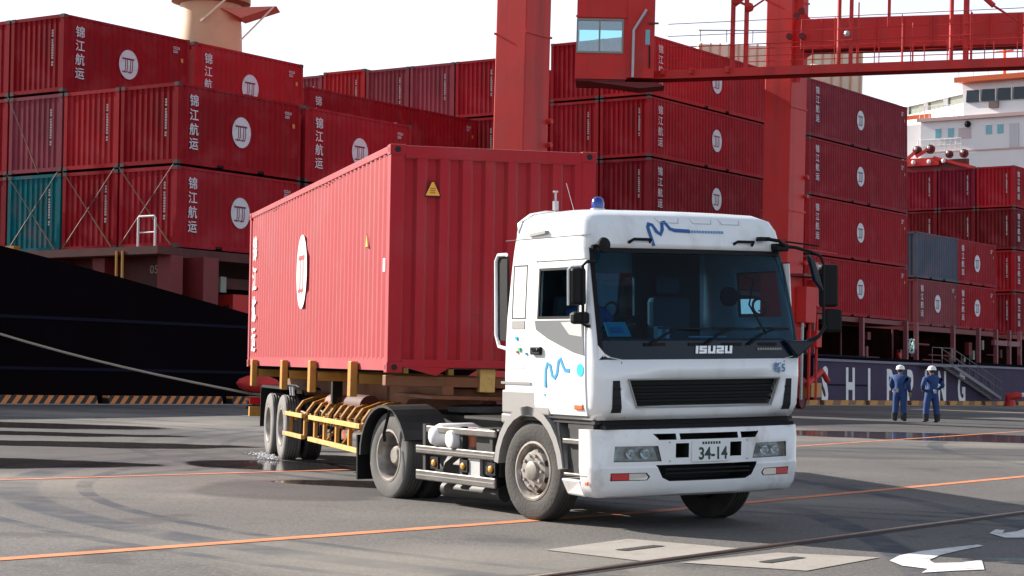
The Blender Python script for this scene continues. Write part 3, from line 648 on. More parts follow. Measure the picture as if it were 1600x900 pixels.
sp('vent', MB().box(A0-.15, A0+.05, 9.9, 10.5, 14.5, 15.0) if 0 else MB().box(A0-.15, A0+.2, 10.2, 10.9, 14.45, 14.95), mat('brown_vent', (.2, .15, .14), .6))
sp('wall_lamp', MB().sphere((A0-.1, 12.55, 13.35), .26, 8), blackm)
for z_, y0_, y1_ in ((13.98, 16.3, 13.2), (16.9, 13.2, 4.0), (11.42, 16.4, 13.0)):
    q = MB()
    for dz in (.45, .9): q.tube([(A0-.25, y0_, z_+dz), (A0-.25, y1_, z_+dz)], .03, 5)
    for i in range(9): yy_ = y0_+(y1_-y0_)*i/8; q.tube([(A0-.25, yy_, z_), (A0-.25, yy_, z_+.9)], .03, 5)
    sp('hand_rail', q, shipwhite)
for y_, hh_ in ((10.8, 3.2), (8.9, 5.0), (7.0, 3.8)):
    q = MB(); q.tube([(A0+3, y_, 16.9), (A0+3, y_, 16.9+hh_)], .12, 6); q.tube([(A0+3, y_-.7, 16.9+hh_*.7), (A0+3, y_+.7, 16.9+hh_*.7)], .06, 6); sp('mast', q, shiporange if hh_ < 4 else shipwhite)
for y_ in (9.0, 5.0): sp('door', MB().box(A0-.06, A0+.02, y_-.35, y_+.35, 11.45, 13.2), mat('door_grey', (.55, .55, .57), .5))
# wing deck swept back on the far side
W0, W1 = Vector((A0+1, 13.2, 0)), Vector((A0+9, 24.5, 0))
q = MB()
for z0, z1, e in ((13.96, 15.15, .0), (15.85, 16.2, .0)):
    q.hexa([W0+Vector((0, 0, z0)), W1+Vector((0, 0, z0)), W1+Vector((3, 0, z0)), W0+Vector((3, 0, z0))], [W0+Vector((0, 0, z1)), W1+Vector((0, 0, z1)), W1+Vector((3, 0, z1)), W0+Vector((3, 0, z1))])
sp('bridge_wing', q, shipwhite)
for i in range(5):
    a = W0.lerp(W1, (i+.06)/5); b_ = W0.lerp(W1, (i+.9)/5); q = MB(); q.beam((a+Vector((.4, 0, 15.5))), (b_+Vector((.4, 0, 15.5))), .1, .70); sp('wing_window', q, mat('wing_glass', (.18, .20, .16), .2, coat=.5))
    q = MB(); q.beam(b_+Vector((.3, .1, 15.1)), b_+Vector((.3, .1, 15.9)), .35); sp('wing_mullion', q, shipwhite)
sp('wing_support', MB().box(A0+3, A0+6, 16.4, 21, 6, 14.0), shipwhite)
q = MB(); q.beam((A0+2.8, 16.6, 14.6), (A0+2.8, 19.5, 14.5), .2, .32); sp('orange_beam', q, shiporange)
# winch with red drums in front of the deckhouse
wn = empty('deck_winch', MS(A0-6, 13.6, 9.9), 'red machinery with round drums in front of the white deckhouse', 'winch')
for y, z, r_ in ((.55, .95, .34), (-.45, 1.0, .34), (-1.9, .55, .28), (-3.0, .55, .32)):
    o = MB().lathe([(0, -.2), (r_, -.2), (r_, .0), (r_*.55, .02), (r_*.5, .25), (0, .25)], (0, y, z), (-1, 0, 0), 16).build('drum', cranered if z > 1 else cranedk, wn); MB().sphere((-.28, y, z+.1), r_*.36, 8).build('cap', shipwhite, o)
mb = MB(); mb.box(-.2, .3, -1.2, 1.5, -.2, .35); mb.beam((0, 1.4, .3), (0, .6, .9), .2); mb.beam((0, .6, .5), (0, -.3, 1.0), .2); mb.build('bed', cranered, wn)
mb = MB(); mb.beam((-.1, -.8, .35), (-.1, -3.9, -.55), .3, .22); mb.build('boom', cranered, wn)
for y in (.7, -.5, -1.6): MB().sphere((-.3, y, .05), .17, 8).build('knob', shipwhite, wn)
mb = MB(); mb.box(.2, .6, -3.2, 1.5, -3.5, .2); mb.build('stand', cranedk, wn)
# ship crane post (beige) and rear beige housing
pc = empty('ship_crane_post', Vector((-13.66, 92, 10)), 'beige tapered ship crane post with a round platform at upper left', 'crane')
MB().lathe([(1.65, -6), (1.45, 4.9), (1.38, 6.2), (1.36, 6.3), (1.33, 9.2)], (0, 0, 0), (0, 0, 1), 28).build('post', beige, pc, smooth=30)
MB().lathe([(1.34, 7.05), (1.75, 7.15), (1.75, 7.35), (1.34, 7.4)], (0, 0, 0), (0, 0, 1), 28).build('collar', cranered if 0 else mat('orange_brown', (.35, .12, .05), .6), pc)
MB().prism([(.6, -1.3, 6.75), (3.0, -.9, 6.95), (1.5, -1.2, 6.35)], (0, 1.6, 0)).build('side_platform', mat('salmon', (.60, .16, .11), .6), pc)
mb = MB(); mb.tube([(1.5, -1.0, 5.4), (2.9, -1.0, 6.9)], .04, 6); mb.tube([(-.2, -1.5, 6.1), (1.2, -1.6, 7.4)], .05, 6); mb.build('brace', beige2, pc)
bh = empty('crane_housing', Vector((14.0, 112, 17.0)), 'cream ribbed ship crane housing behind the containers near the right crane leg', 'crane')
MB().box(-4.4, 4.4, -1, 1, -1.6, 1.95).build('housing', beige2, bh)
for i in range(18): MB().box(-4.3+i*.5, -4.2+i*.5, -1.05, -1.002, -1.5, 2.0).build('rib', beige, bh)
mb = MB(); mb.tube([(-4.4, -.9, 2.7), (4.4, -.9, 2.9)], .04, 6)
for i in range(7): mb.tube([(-4.3+i*1.4, -.9, 2.1), (-4.3+i*1.4, -.9, 2.75+.02*i)], .03, 6)
mb.build('hand_rail', galv, bh)
MB().lathe([(0, -.8), (.5, -.7), (.75, 0), (.6, .6), (0, .7)], (1.6, -1.9, .2), (1, 0, .1), 12).build('jib_head', beige2, bh, smooth=40)

# mooring rope and bollard, buoy
t = empty('mooring_bollard', Vector((-7.15, 59.9, 0)), 'red topped bollard on the quay edge where the mooring rope ends', 'bollard')
MB().lathe([(0, 0), (.36, 0), (.36, .06), (.2, .12), (.18, .5), (.28, .6), (.3, .72), (.0, .8)], (0, 0, 0), (0, 0, 1), 14).build('post', mat('bollard_dark', (.05, .04, .04), .6), t, smooth=40)
MB().sphere((.0, -.35, .72), .42, 12, (1.5, .8, .6)).build('red_fender', cranered, t, smooth=40)
for i in range(3): MB().lathe([(.36, -.03), (.39, 0), (.36, .03), (.33, 0)], (.02*i, 0, .22+.09*i), (0.05*i, .05, 1), 14, True).build('rope_turn', ropem, t)
rp_ = [Vector((-17.6, 56.2, 3.05)).lerp(Vector((-7.35, 59.8, .42)), i/12)-Vector((0, 0, .25*math.sin(math.pi*i/12))) for i in range(13)]
mb = MB(); mb.tube(rp_, .035, 8); o = mb.build('mooring_rope', ropem); tag(o, 'pale mooring rope running across the black hull to the red bollard', 'rope')
t = empty('quay_bollard', Vector(Q(75.5, -1.0, 0)), 'small red curved bollard under the foot of the gangway', 'bollard')
MB().tube([(0, 0, 0), (.0, 0, .35), (-.1, 0, .5), (.35, -.15, .62), (.62, -.2, .6)], [.34, .26, .26, .22, .16], 10).build('body', cranered, t, smooth=40)
MB().sphere((.68, -.2, .66), .14, 8).build('tip', shipwhite, t)

# ------------------------------------------------------------------ quay crane
crane = empty('quay_crane', MQ(0, 0), 'huge red quay crane with square legs and a walkway beam at upper right', 'crane')
Mi = MQ(0, 0).inverted()
def X(p): return Mi @ Vector(p)
L1 = X((.15, 69.9, 0)); L2 = X((11.25, 87.2, 0))
def leg(c, z0, z1, wu, wv, nm='leg'):
    MB().box(c.x-wu/2, c.x+wu/2, c.y-wv/2, c.y+wv/2, z0, z1).build(nm, cranered, crane, bevel=.04)
leg(L1, 1.3, 30, 1.52, 1.22); leg(L2, 1.3, 30, 1.52, 1.22)
for c in (L1, L2):
    for s_ in (-1, 1):
        for z in (4.0, 8.2, 12.5, 17): MB().box(c.x-.80, c.x+.80, c.y+s_*.63-.02, c.y+s_*.63+.02, z, z+.07).build('weld_flange', cranered, crane)
    for z in (3.5, 6.1, 8.9, 9.7): MB().cyl((c.x+.72, c.y-.62, z), (c.x+.72, c.y-.78, z), .09, n=8).build('lug', cranered, crane)
# bogies
for c in (L1, L2):
    MB().prism([(c.x-2.6, c.y-.4, .9), (c.x+2.6, c.y-.4, .9), (c.x+1.0, c.y-.4, 1.5), (c.x-1.0, c.y-.4, 1.5)], (0, .8, 0)).build('bogie_beam', cranered, crane)
    for dx in (-2.0, -.9, .9, 2.0):
        o = MB().lathe([(0, -.1), (.33, -.1), (.36, -.14), (.36, .1), (0, .1)], (c.x+dx, c.y, .36), (0, 1, 0), 16).build('bogie_wheel', cranedk, crane)
    for dx in (-1.45, 1.45): MB().box(c.x+dx-.75, c.x+dx+.75, c.y-.3, c.y+.3, .45, .88).build('bogie_frame', cranered, crane)
    MB().box(c.x+1.2, c.x+2.2, c.y-.9, c.y-.45, .5, 1.1).build('drive_motor', yel, crane)
    MB().tube([(c.x+.9, c.y-.8, 1.0), (c.x+2.4, c.y-.8, 1.6), (c.x+3.0, c.y-.8, 1.2)], .12, 8).build('rail_clamp', cranered, crane)
MB().box(L1.x+.8, L2.x-.8, L1.y-.35, L1.y+.35, 1.5, 2.5).build('sill_beam', cranered, crane, bevel=.03)
# control box and pipes low on the second leg
for (dx, dz, w_, h_) in ((.0, 3.6, 1.0, 1.5), (1.0, 4.3, .7, 1.1), (1.1, 2.6, .5, .7)):
    MB().box(L2.x+dx+.1, L2.x+dx+w_+.1, L2.y-1.1, L2.y-.62, dz, dz+h_).build('switch_box', cranered, crane, bevel=.02)
for dx in (.2, .9, 1.6): MB().tube([(L2.x+dx, L2.y-.9, .4), (L2.x+dx, L2.y-.9, 4.0)], .07, 6).build('cable_pipe', cranered if dx > .5 else galv, crane)
mb = MB(); mb.box(L2.x-.6, L2.x+2.6, L2.y-1.3, L2.y-.6, 5.5, 5.6); mb.build('landing', cranedk, crane)
for (z, dz) in ((5.6, 1.0), ):
    mb = MB(); mb.tube([(L2.x-.6, L2.y-1.3, z+dz), (L2.x+2.6, L2.y-1.3, z+dz)], .03, 6); mb.tube([(L2.x-.6, L2.y-1.3, z+.5), (L2.x+2.6, L2.y-1.3, z+.5)], .02, 6); mb.build('hand_rail', cranered, crane)
# cap of the right leg, portal beam and walkway toward land
B0, B1 = X((11.85, 86.3, 15.46)), X((22.2, 81.6, 15.30))
MB().beam(B0, B1, 1.1, 1.27).build('portal_beam', cranered, crane, bevel=.03)
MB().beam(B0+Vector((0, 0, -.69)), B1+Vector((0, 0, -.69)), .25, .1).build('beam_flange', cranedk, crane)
e = (B1-B0).normalized()
MB().prism([B0+Vector((0, 0, -.6))-e*.9, B0+Vector((0, 0, 1.6))-e*.9, B0+Vector((0, 0, 1.7))-e*.1, B0+Vector((0, 0, 1.0)), B0+e*.35+Vector((0, 0, .62)), B0+e*.35+Vector((0, 0, -.6))], (0.01, .5, 0)).build('gusset', cranered, crane)
for dx, dz in ((-.1, .75), (.1, .95), (-.4, -.1), (.15, -.1)): MB().cyl(B0+e*dx+Vector((-.6, -.05, dz)), B0+e*dx+Vector((-.75, -.1, dz)), .14, n=10).build('pin', cranedk, crane)
K0, K1 = X((5.15, 85.2, 13.42)), X((20.9, 78.2, 13.45))
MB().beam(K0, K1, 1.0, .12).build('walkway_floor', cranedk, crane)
f = (K1-K0).normalized(); side = Vector((-1, 0, 0))*.5 if False else f.cross(Vector((0, 0, 1)))*.5
if (Mi.inverted().to_3x3() @ side).y > 0: side = -side
MB().beam(K0+side+Vector((0, 0, .0)), K1+side, .08, .34).build('walkway_fascia', cranered, crane)
MB().beam(K0-side+Vector((0, 0, .0)), K1-side, .08, .34).build('walkway_fascia', cranered, crane)
LK = (K1-K0).length
for zz, r_ in ((1.1, .022), (.62, .016), (1.55, .016), (2.05, .016)):
    MB().tube([K0+f*1.2+side+Vector((0, 0, zz)), K1+side+Vector((0, 0, zz))], r_, 6).build('hand_rail', cranered, crane)
for i in range(12):
    p = K0+f*(1.2+i*1.42)+side; MB().tube([p, p+Vector((0, 0, 1.1))], .022, 6).build('rail_post', cranered, crane)
def xk(px):   # fraction along the walkway for a pixel column
    return (px-1000)/(1640-1000)
for px_, r_, z1_ in ((1144, .10, 6), (1165, .10, 6), (1306, .085, 6), (1324, .085, 6), (1470, .09, 6), (1491, .12, 6), (1335, .03, 2.6), (1400, .035, 1.7), (1415, .035, 1.7), (1499, .04, 2.0), (1573, .035, 2.4), (1583, .035, 2.4)):
    p = K0.lerp(K1, xk(px_))+side*.6; MB().tube([p, p+Vector((0, 0, z1_))], r_, 8).build('post', cranered, crane)
for px_, z_ in ((1150, 2.9), (1170, 2.6), (1495, 3.15), (1484, 3.0)):
    p = K0.lerp(K1, xk(px_))+side*.8+Vector((0, 0, z_)); MB().sphere(p, .2, 8).build('joint', cranered, crane)
for a_, b_, z0, z1, r_ in ((1144, 1240, 2.6, 4.6, .05), (1170, 1260, 2.5, 4.0, .04), (1138, 1150, 4.5, 2.9, .05), (1495, 1530, 3.1, 2.2, .12), (1530, 1600, 2.2, .9, .05), (1440, 1495, 4.2, 3.1, .06), (1150, 1172, 2.9, 2.6, .06), (1306, 1324, 3.2, 2.9, .04), (1495, 1560, 3.3, 4.0, .06), (1400, 1495, 4.6, 3.2, .04)):
    p = K0.lerp(K1, xk(a_))+side*.8+Vector((0, 0, z0)); q_ = K0.lerp(K1, xk(b_))+side*.8+Vector((0, 0, z1)); MB().tube([p, q_], r_, 6).build('brace', cranered, crane)
p = K0.lerp(K1, xk(1495))+side*.9+Vector((0, 0, 3.3)); MB().prism([p+f*-.45+Vector((0, 0, .3)), p+f*.5+Vector((0, 0, .3)), p+f*.7+Vector((0, 0, -.2)), p+f*.1+Vector((0, 0, -.5))], Vector((0, 0, 0))+side*.1).build('gusset', cranered, crane)
p = K0.lerp(K1, xk(1380))+side*.7; MB().tube([p+Vector((0, 0, 1.6)), p+Vector((0, 0, 3.4))], .07, 6).build('lamp_post', cranered, crane)
MB().lathe([(0, .14), (.12, .1), (.34, -.1), (.28, -.14), (0, -.14)], p+Vector((0, 0, 3.15))-f*.3, (0, 0, 1), 12).build('flood_lamp', galv, crane)
p = K0.lerp(K1, xk(1320))+side+Vector((0, 0, 1.35)); MB().sphere(p, .13, 8).build('flood_lamp', galv, crane)
for px_ in (1040, 1085, 1142): p = K0.lerp(K1, xk(px_))+side*1.1; MB().box(-.2, .2, -.06, .06, -.02, .22, Matrix.Translation(p)).build('bracket', cranered, crane)
for i in range(14):
    p = K0.lerp(K1, .30+i*.052)-side; MB().tube([p, p+Vector((0, 0, 1.1 if i % 3 else 2.2))], .022, 6).build('rail_post', cranered, crane)
for zz in (.55, 1.08): MB().tube([K0.lerp(K1, .25)-side+Vector((0, 0, zz)), K1-side+Vector((0, 0, zz))], .02, 6).build('hand_rail', cranered, crane)
MB().beam(B0+Vector((0, -.58, .66)), B1+Vector((0, -.58, .66)), .10, .08).build('beam_flange', cranered, crane)
for i in range(9): p = B0.lerp(B1, .08+i*.1); MB().box(-.03, .03, -.02, .02, -.6, .6, Matrix.Translation(p+Vector((-.45 if 0 else 0, 0, 0))+side.normalized()*.57)).build('stiffener', cranered, crane)
MB().prism([B0+Vector((0, -.1, -.6))-e*.5, B0+Vector((0, -.1, -.6))+e*.5, B0+Vector((0, -.1, -1.0))-e*.1, B0+Vector((0, -.1, -1.9))-e*.25, B0+Vector((0, -.1, -1.9))-e*.5], (.01, .35, 0)).build('knee_gusset', cranered, crane)
for zz in (3.2, 3.5, 3.8): MB().tube([K0.lerp(K1, .4)-side+Vector((0, 0, zz)), K1-side+Vector((0, 0, zz))], .008, 5).build('cable', hosem, crane)
# cabin at the end of the walkway
C0 = Vector((2.33, 84.0, 0)); cx = Vector((1, -.045, 0)).normalized(); cy = Vector((-cx.y, cx.x, 0)); ww = 1.93; dd = 2.9
# corners: front-left C0, front-right; right side recedes a little
Mc = Matrix((cx, cy, kz)).transposed().to_4x4(); Mc.translation = C0
cb = empty('crane_cabin', Mc, 'red box cabin with a wide pale blue window at the end of the crane walkway', 'cabin')
SL_ = (2.95, 13.12)
def wallbox(x0, x1, z0, z1, nm='wall', y0=0, y1=.08): MB().box(x0, x1, y0, y1, z0, z1).build(nm, cranered, cb)
wallbox(-.03, 1.98, 12.98+.15, 14.2); wallbox(.0, 1.98, 15.55, 18.5); wallbox(0.0, .05, 14.2, 15.55); wallbox(1.87, 1.98, 14.2, 15.55)
wallbox(1.98, 2.06, 13.13, 18.5, y0=-.003, y1=2.4); wallbox(0, .08, 13.13, 14.2, y0=.08, y1=2.4); wallbox(0, .08, 15.5, 18.5, y0=.08, y1=2.4); wallbox(0, .08, 14.2, 15.5, y0=1.6, y1=2.4)
wallbox(0.0, 2.0, 13.13, 14.2, y0=2.32, y1=2.4); wallbox(0.0, 2.0, 15.5, 18.5, y0=2.32, y1=2.4)
MB().box(0, 1.97, .08, 2.32, 13.06, 13.13).build('floor', cranedk, cb); MB().box(.02, 2.0, 0.02, 2.38, 18.5, 18.6).build('roof', cranered, cb)
for z in (14.2, 15.52): MB().box(.0, 1.9, -.04, .05, z-.03, z+.05).build('window_frame', lgreen, cb)
for x in (.03, 1.86, .93): MB().box(x-.035, x+.035, -.03, .045, 14.2, 15.55).build('window_frame', lgreen, cb)
MB().box(.06, 1.84, .01, .02, 14.24, 15.52).build('pane', glass('cab_pane', (.55, .85, .9), .02, .12), cb)
MB().box(-.04, 2.02, -.06, .0, 15.62, 15.70).build('window_hood', cranered, cb)
MB().box(2.055, 3.15, -.05, 1.8, 13.2, 18.4).build('stair_box', cranered, cb)
MB().box(2.78, 2.96, -.08, -.055, 14.55, 15.15).build('door_window', bluepane, cb)
MB().tube([(2.3, -.2, 13.2), (2.3, -.2, 15.1), (2.72, -.2, 15.8), (2.8, -.2, 15.95)], .06, 8).build('drain_pipe', galv, cb)
MB().box(2.9, 3.3, -.12, -.04, 15.38, 15.45).build('door_canopy', cranedk, cb)
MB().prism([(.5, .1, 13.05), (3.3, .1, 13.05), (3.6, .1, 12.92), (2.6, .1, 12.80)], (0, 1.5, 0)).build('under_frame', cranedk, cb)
MB().tube([(2.95, -.1, 14.5), (2.97, -.1, 13.6)], .03, 6).build('handle', blackm, cb)

# ------------------------------------------------------------------ the loaded semi-trailer
PS = -.2538; tu = Vector((math.sin(PS), math.cos(PS), 0)); tv = Vector((-math.cos(PS), math.sin(PS), 0)); TL = -.0116
tv2 = tv*math.cos(TL)+kz*math.sin(TL); tk2 = kz*math.cos(TL)-tv*math.sin(TL)
MT = Matrix((tu, tv2, tk2)).transposed().to_4x4(); MT.translation = Vector((-1.3893, 23.626, 1.2517))
CL, CHH = 12.19, 2.591
Mk = MT @ Matrix.Translation((0, -CW, 0))
ct = empty('shipping_container', Mk, 'large bright red container carried on the semi-trailer, lit on its long side', 'container', 'shipping containers stacked on the ship'); del ct['group']
inst('side_wall', side_mesh(CL, CHH, 0, 1, fpaint, dep=.024), ct); inst('side_wall', side_mesh(CL, CHH, CW, -1, fpaint, dep=.024), ct)
inst('end_wall', end_mesh(CHH, 0, 1, fpaint, .262, .065), ct)
MB().box(.12, CL-.12, .05, CW-.05, .05, .12).build('floor', brown, ct)
mb = MB(); pr_ = corr_profile(.1, CL-.1, .55, .2, .02); n = len(pr_); mb.add([(x, y, CHH-.03-q) for y in (.03, CW-.03) for x, q in pr_], [(i, i+1, n+i+1, n+i) for i in range(n-1)]); mb.build('roof', fpaint, ct, fix=False)
for x, y in ((0, 0), (0, CW-.17), (CL-.17, 0), (CL-.17, CW-.17)):
    MB().box(x+.005, x+.165, y+.005, y+.165, .118, CHH-.118).build('corner_post', fpaint, ct, bevel=.01)
    for z in (0, CHH-.118):
        o = MB().box(x-.004, x+.174, y-.004, y+.174, z, z+.118).build('corner_casting', fpaint, ct, bevel=.008)
        xo = -1 if x == 0 else 1
        MB().lathe([(0, 0), (.036, 0), (.036, .002)], (x-.0045 if x == 0 else x+.1745, y+.085, z+.06), (-1 if x == 0 else 1, 0, 0), 12).build('casting_hole', darkm, o)
        MB().box(x+.055, x+.115, (CW+.004) if y > 1 else -.0055, (CW+.0055) if y > 1 else -.004, z+.035, z+.085).build('casting_hole', darkm, o)
for y in (.006, CW-.072):
    MB().box(.17, CL-.17, y, y+.066, CHH-.085, CHH-.008).build('top_rail', fpaint, ct, bevel=.006)
    MB().box(.17, CL-.17, y, y+.05, .02, .165).build('bottom_rail', fpaint, ct, bevel=.006)
for x in (.006, CL-.09):
    MB().box(x, x+.08, .17, CW-.17, CHH-.15, CHH-.01).build('header', fpaint, ct, bevel=.008); MB().box(x, x+.08, .17, CW-.17, .06, .15).build('sill', fpaint, ct, bevel=.008)
for y0 in (.22, CW-.72): MB().prism([(.01, y0, .06), (.01, y0+.5, .06), (.01, y0+.36 if y0 < 1 else y0+.14, -.03), (.01, y0+.14 if y0 > 1 else y0+.05, -.03)], (.1, 0, 0)).build('tunnel_gusset', fpaint, ct)
for q in range(44): MB().box(.35+q*.262, .37+q*.262, CW-.007, CW-.0035, CHH-.125, CHH-.105).build('rail_notch', darkm, ct)
o = inst('door', MB().box(CL-.06, CL-.02, .15, CW-.15, .15, CHH-.12).mesh('door', fpaint), ct)
whitepaint = mat('fresh_white_lettering', (.8, .8, .8), .6)
for i, c in enumerate('锦江航运'): inst('character', text_mesh(c, .44, .002, 1.1, .006, whitepaint), ct, (CL-.75, CW+.002, CHH-.80-i*.50), BACK_Y)
me = EMB.copy(); me.materials[0] = whitepaint; me.materials[1] = mat('emblem_fresh_red', (.42, .03, .04), .6)
inst('emblem', me, ct, (6.35, CW+.003, 1.38), BACK_Y).scale = (1.0, 1.06, 1)
def tri(nm, O, U, V, Nn, s_, par):
    O = Vector(O); U = Vector(U); V = Vector(V); Nn = Vector(Nn)
    tr_ = lambda k: [O-U*k*.5-V*k*.42, O+U*k*.5-V*k*.42, O+U*k*.06+V*k*.5, O-U*k*.06+V*k*.5]
    o = MB().prism(tr_(s_*1.18), Nn*.003).build(nm, blackm, par); MB().prism([p+Nn*.003 for p in tr_(s_)], Nn*.002).build('yellow_face', mat('sign_yellow', (.80, .36, .03), .5), o); return o
o = tri('warning_triangle', (.015, CW-.50, CHH-.50), (0, 1, 0), (0, 0, 1), (-1, 0, 0), .17, ct)
for i in range(3): MB().box(.0085, .0095, CW-.53, CW-.47, CHH-.545+i*.025, CHH-.533+i*.025).build('sign_line', mat('sign_brown', (.35, .12, .01), .6), o)
tri('warning_triangle', (1.35, CW+.002, 1.55), (1, 0, 0), (0, 0, 1), (0, 1, 0), .15, ct)
MB().box(.20, .32, CW+.001, CW+.003, 1.15, 1.3).build('capacity_plate', whitepaint, ct)

MG = MT @ Matrix.Translation((0, 0, -1.2517-.15)) if False else Matrix((tu, tv, kz)).transposed().to_4x4()
MG.translation = Vector((-1.3893, 23.626, 0))
tl = empty('container_trailer', MG, 'yellow skeletal semi-trailer carrying the red container', 'trailer')
ZB = 1.25
def tbuild(nm, mb, m_, par=None, **k): return mb.build(nm, m_, par or tl, **k)
for y in (-.75, -1.69):
    tbuild('main_beam', MB().hexa([(3.2, y-.07, .62), (12.1, y-.07, .66), (12.1, y+.07, .66), (3.2, y+.07, .62)], [(3.2, y-.07, 1.10), (12.1, y-.07, 1.10), (12.1, y+.07, 1.10), (3.2, y+.07, 1.10)]), brown, bevel=.01)
    tbuild('gooseneck', MB().prism([(.15, y-.07, 1.0), (.15, y-.07, 1.12), (3.4, y-.07, 1.12), (3.4, y-.07, .62), (2.7, y-.07, .72), (2.0, y-.07, .92)], (0, .14, 0)), brown, bevel=.01)
for x in (.25, 1.9, 5.0, 7.6, 10.95):
    tbuild('bolster', MB().box(x-.09, x+.09, -2.36, -.02, 1.1, 1.22), yel if x > 1 else brown, bevel=.008)
for x in (1.9, 5.0, 7.6, 10.95):
    for y in (.02, -2.49): tbuild('stake', MB().box(x-.10, x+.10, y-.02, y+.07, .94, 1.37), yel, bevel=.01)
for x in (.25, ):
    tbuild('twist_lock', MB().box(x-.12, x+.06, -1.30, -1.12, 1.05, 1.44), yelp, bevel=.01)
for x in (.4, 1.2, 2.4, 4, 6, 8.9, 10.2, 11.6): tbuild('cross_member', MB().box(x-.05, x+.05, -1.69, -.75, .95, 1.08), brown)
tbuild('coupler_plate', MB().box(.1, 2.3, -1.9, -.55, .96, 1.0), brown)
for x, xx in ((1.85, 5.75), (6.35, 8.15)):
    for z in (.58, .28): tbuild('guard_rail', MB().box(x, xx, -.10, -.04, z-.03, z+.03), yelp, bevel=.006)
for x in (1.95, 2.9, 3.85, 4.8, 5.6, 6.5, 7.9): tbuild('guard_post', MB().box(x-.05, x+.05, -.15, -.101, .26, .62), yel, bevel=.006)
for i, x in enumerate((2.1, 2.6, 3.1, 3.6, 4.1, 4.6, 5.1, 5.7, 6.4, 7.4)):
    tbuild('hoop', MB().tube([(x+.5, -.8, .86), (x+.3, -.5, .84), (x+.08, -.24, .76), (x, -.14, .64), (x, -.13, .50)], .028, 6), yel)
rq = random.Random(4)
for i in range(16):
    x = rq.uniform(1.9, 7.2); y = rq.uniform(-.7, -.2); z = rq.uniform(.45, .85)
    tbuild('pipe', MB().tube([(x, y, z), (x+rq.uniform(.2, .9), y+rq.uniform(-.2, .1), z+rq.uniform(-.12, .12)), (x+rq.uniform(.9, 1.6), y+rq.uniform(-.3, .1), z+rq.uniform(-.3, .1))], rq.uniform(.012, .024), 6), rq.choice([yel, brown, hosem]))
for x in (2.3, 3.4, 4.6): tbuild('brace', MB().tube([(x, -.12, .30), (x+.7, -.5, .62)], .022, 6), yel)
tbuild('air_tank', MB().cyl((3.3, -.45, .80), (4.6, -.45, .80), .14), deckred, smooth=40)
tbuild('air_tank', MB().cyl((5.2, -.45, .78), (6.1, -.45, .78), .13), brown, smooth=40)
tbuild('reflector', MB().box(3.1, 3.2, -.098, -.09, .44, .52) if 0 else MB().box(2.75, 2.9, -.036, -.03, .40, .50), orange_l)
for y in (-.35, -2.05):
    tbuild('landing_leg', MB().box(5.2, 5.34, y-.07, y+.07, .28, 1.1), blackm); tbuild('landing_foot', MB().box(5.08, 5.46, y-.14, y+.14, .20, .29), blackm)
for x in (8.35, 9.72):
    tbuild('axle', MB().cyl((x, -2.2, .40), (x, -.25, .40), .065), dusty)
tbuild('mudguard', MB().box(7.75, 10.4, -.55, -.02, 1.0, 1.03) if 0 else MB().tube([(7.78, -.3, .75), (7.95, -.3, .93), (8.6, -.3, .985), (9.5, -.3, .985), (10.2, -.3, .93), (10.35, -.3, .72)], .012, 4), blackm)
tbuild('mudguard', MB().hexa([(7.75, -.55, .93), (10.35, -.55, .93), (10.35, 0.0, .93), (7.75, 0.0, .93)], [(7.9, -.55, .97), (10.2, -.55, .97), (10.2, 0.0, .97), (7.9, 0.0, .97)]), blackm)
tbuild('rear_bumper', MB().box(11.9, 12.05, -2.4, -.03, .42, .58), yel)
tbuild('mud_flap', MB().box(10.5, 10.53, -.6, -.02, .3, .95), blackm)
o = tbuild('tail_lamp', MB().box(12.06, 12.12, -.35, -.05, .62, .74), red_l)
for x0 in (7.0, 7.25): tbuild('side_mark', MB().beam((x0, -.02, .86), (x0+.1, -.02, .98), .03, .02), letter)

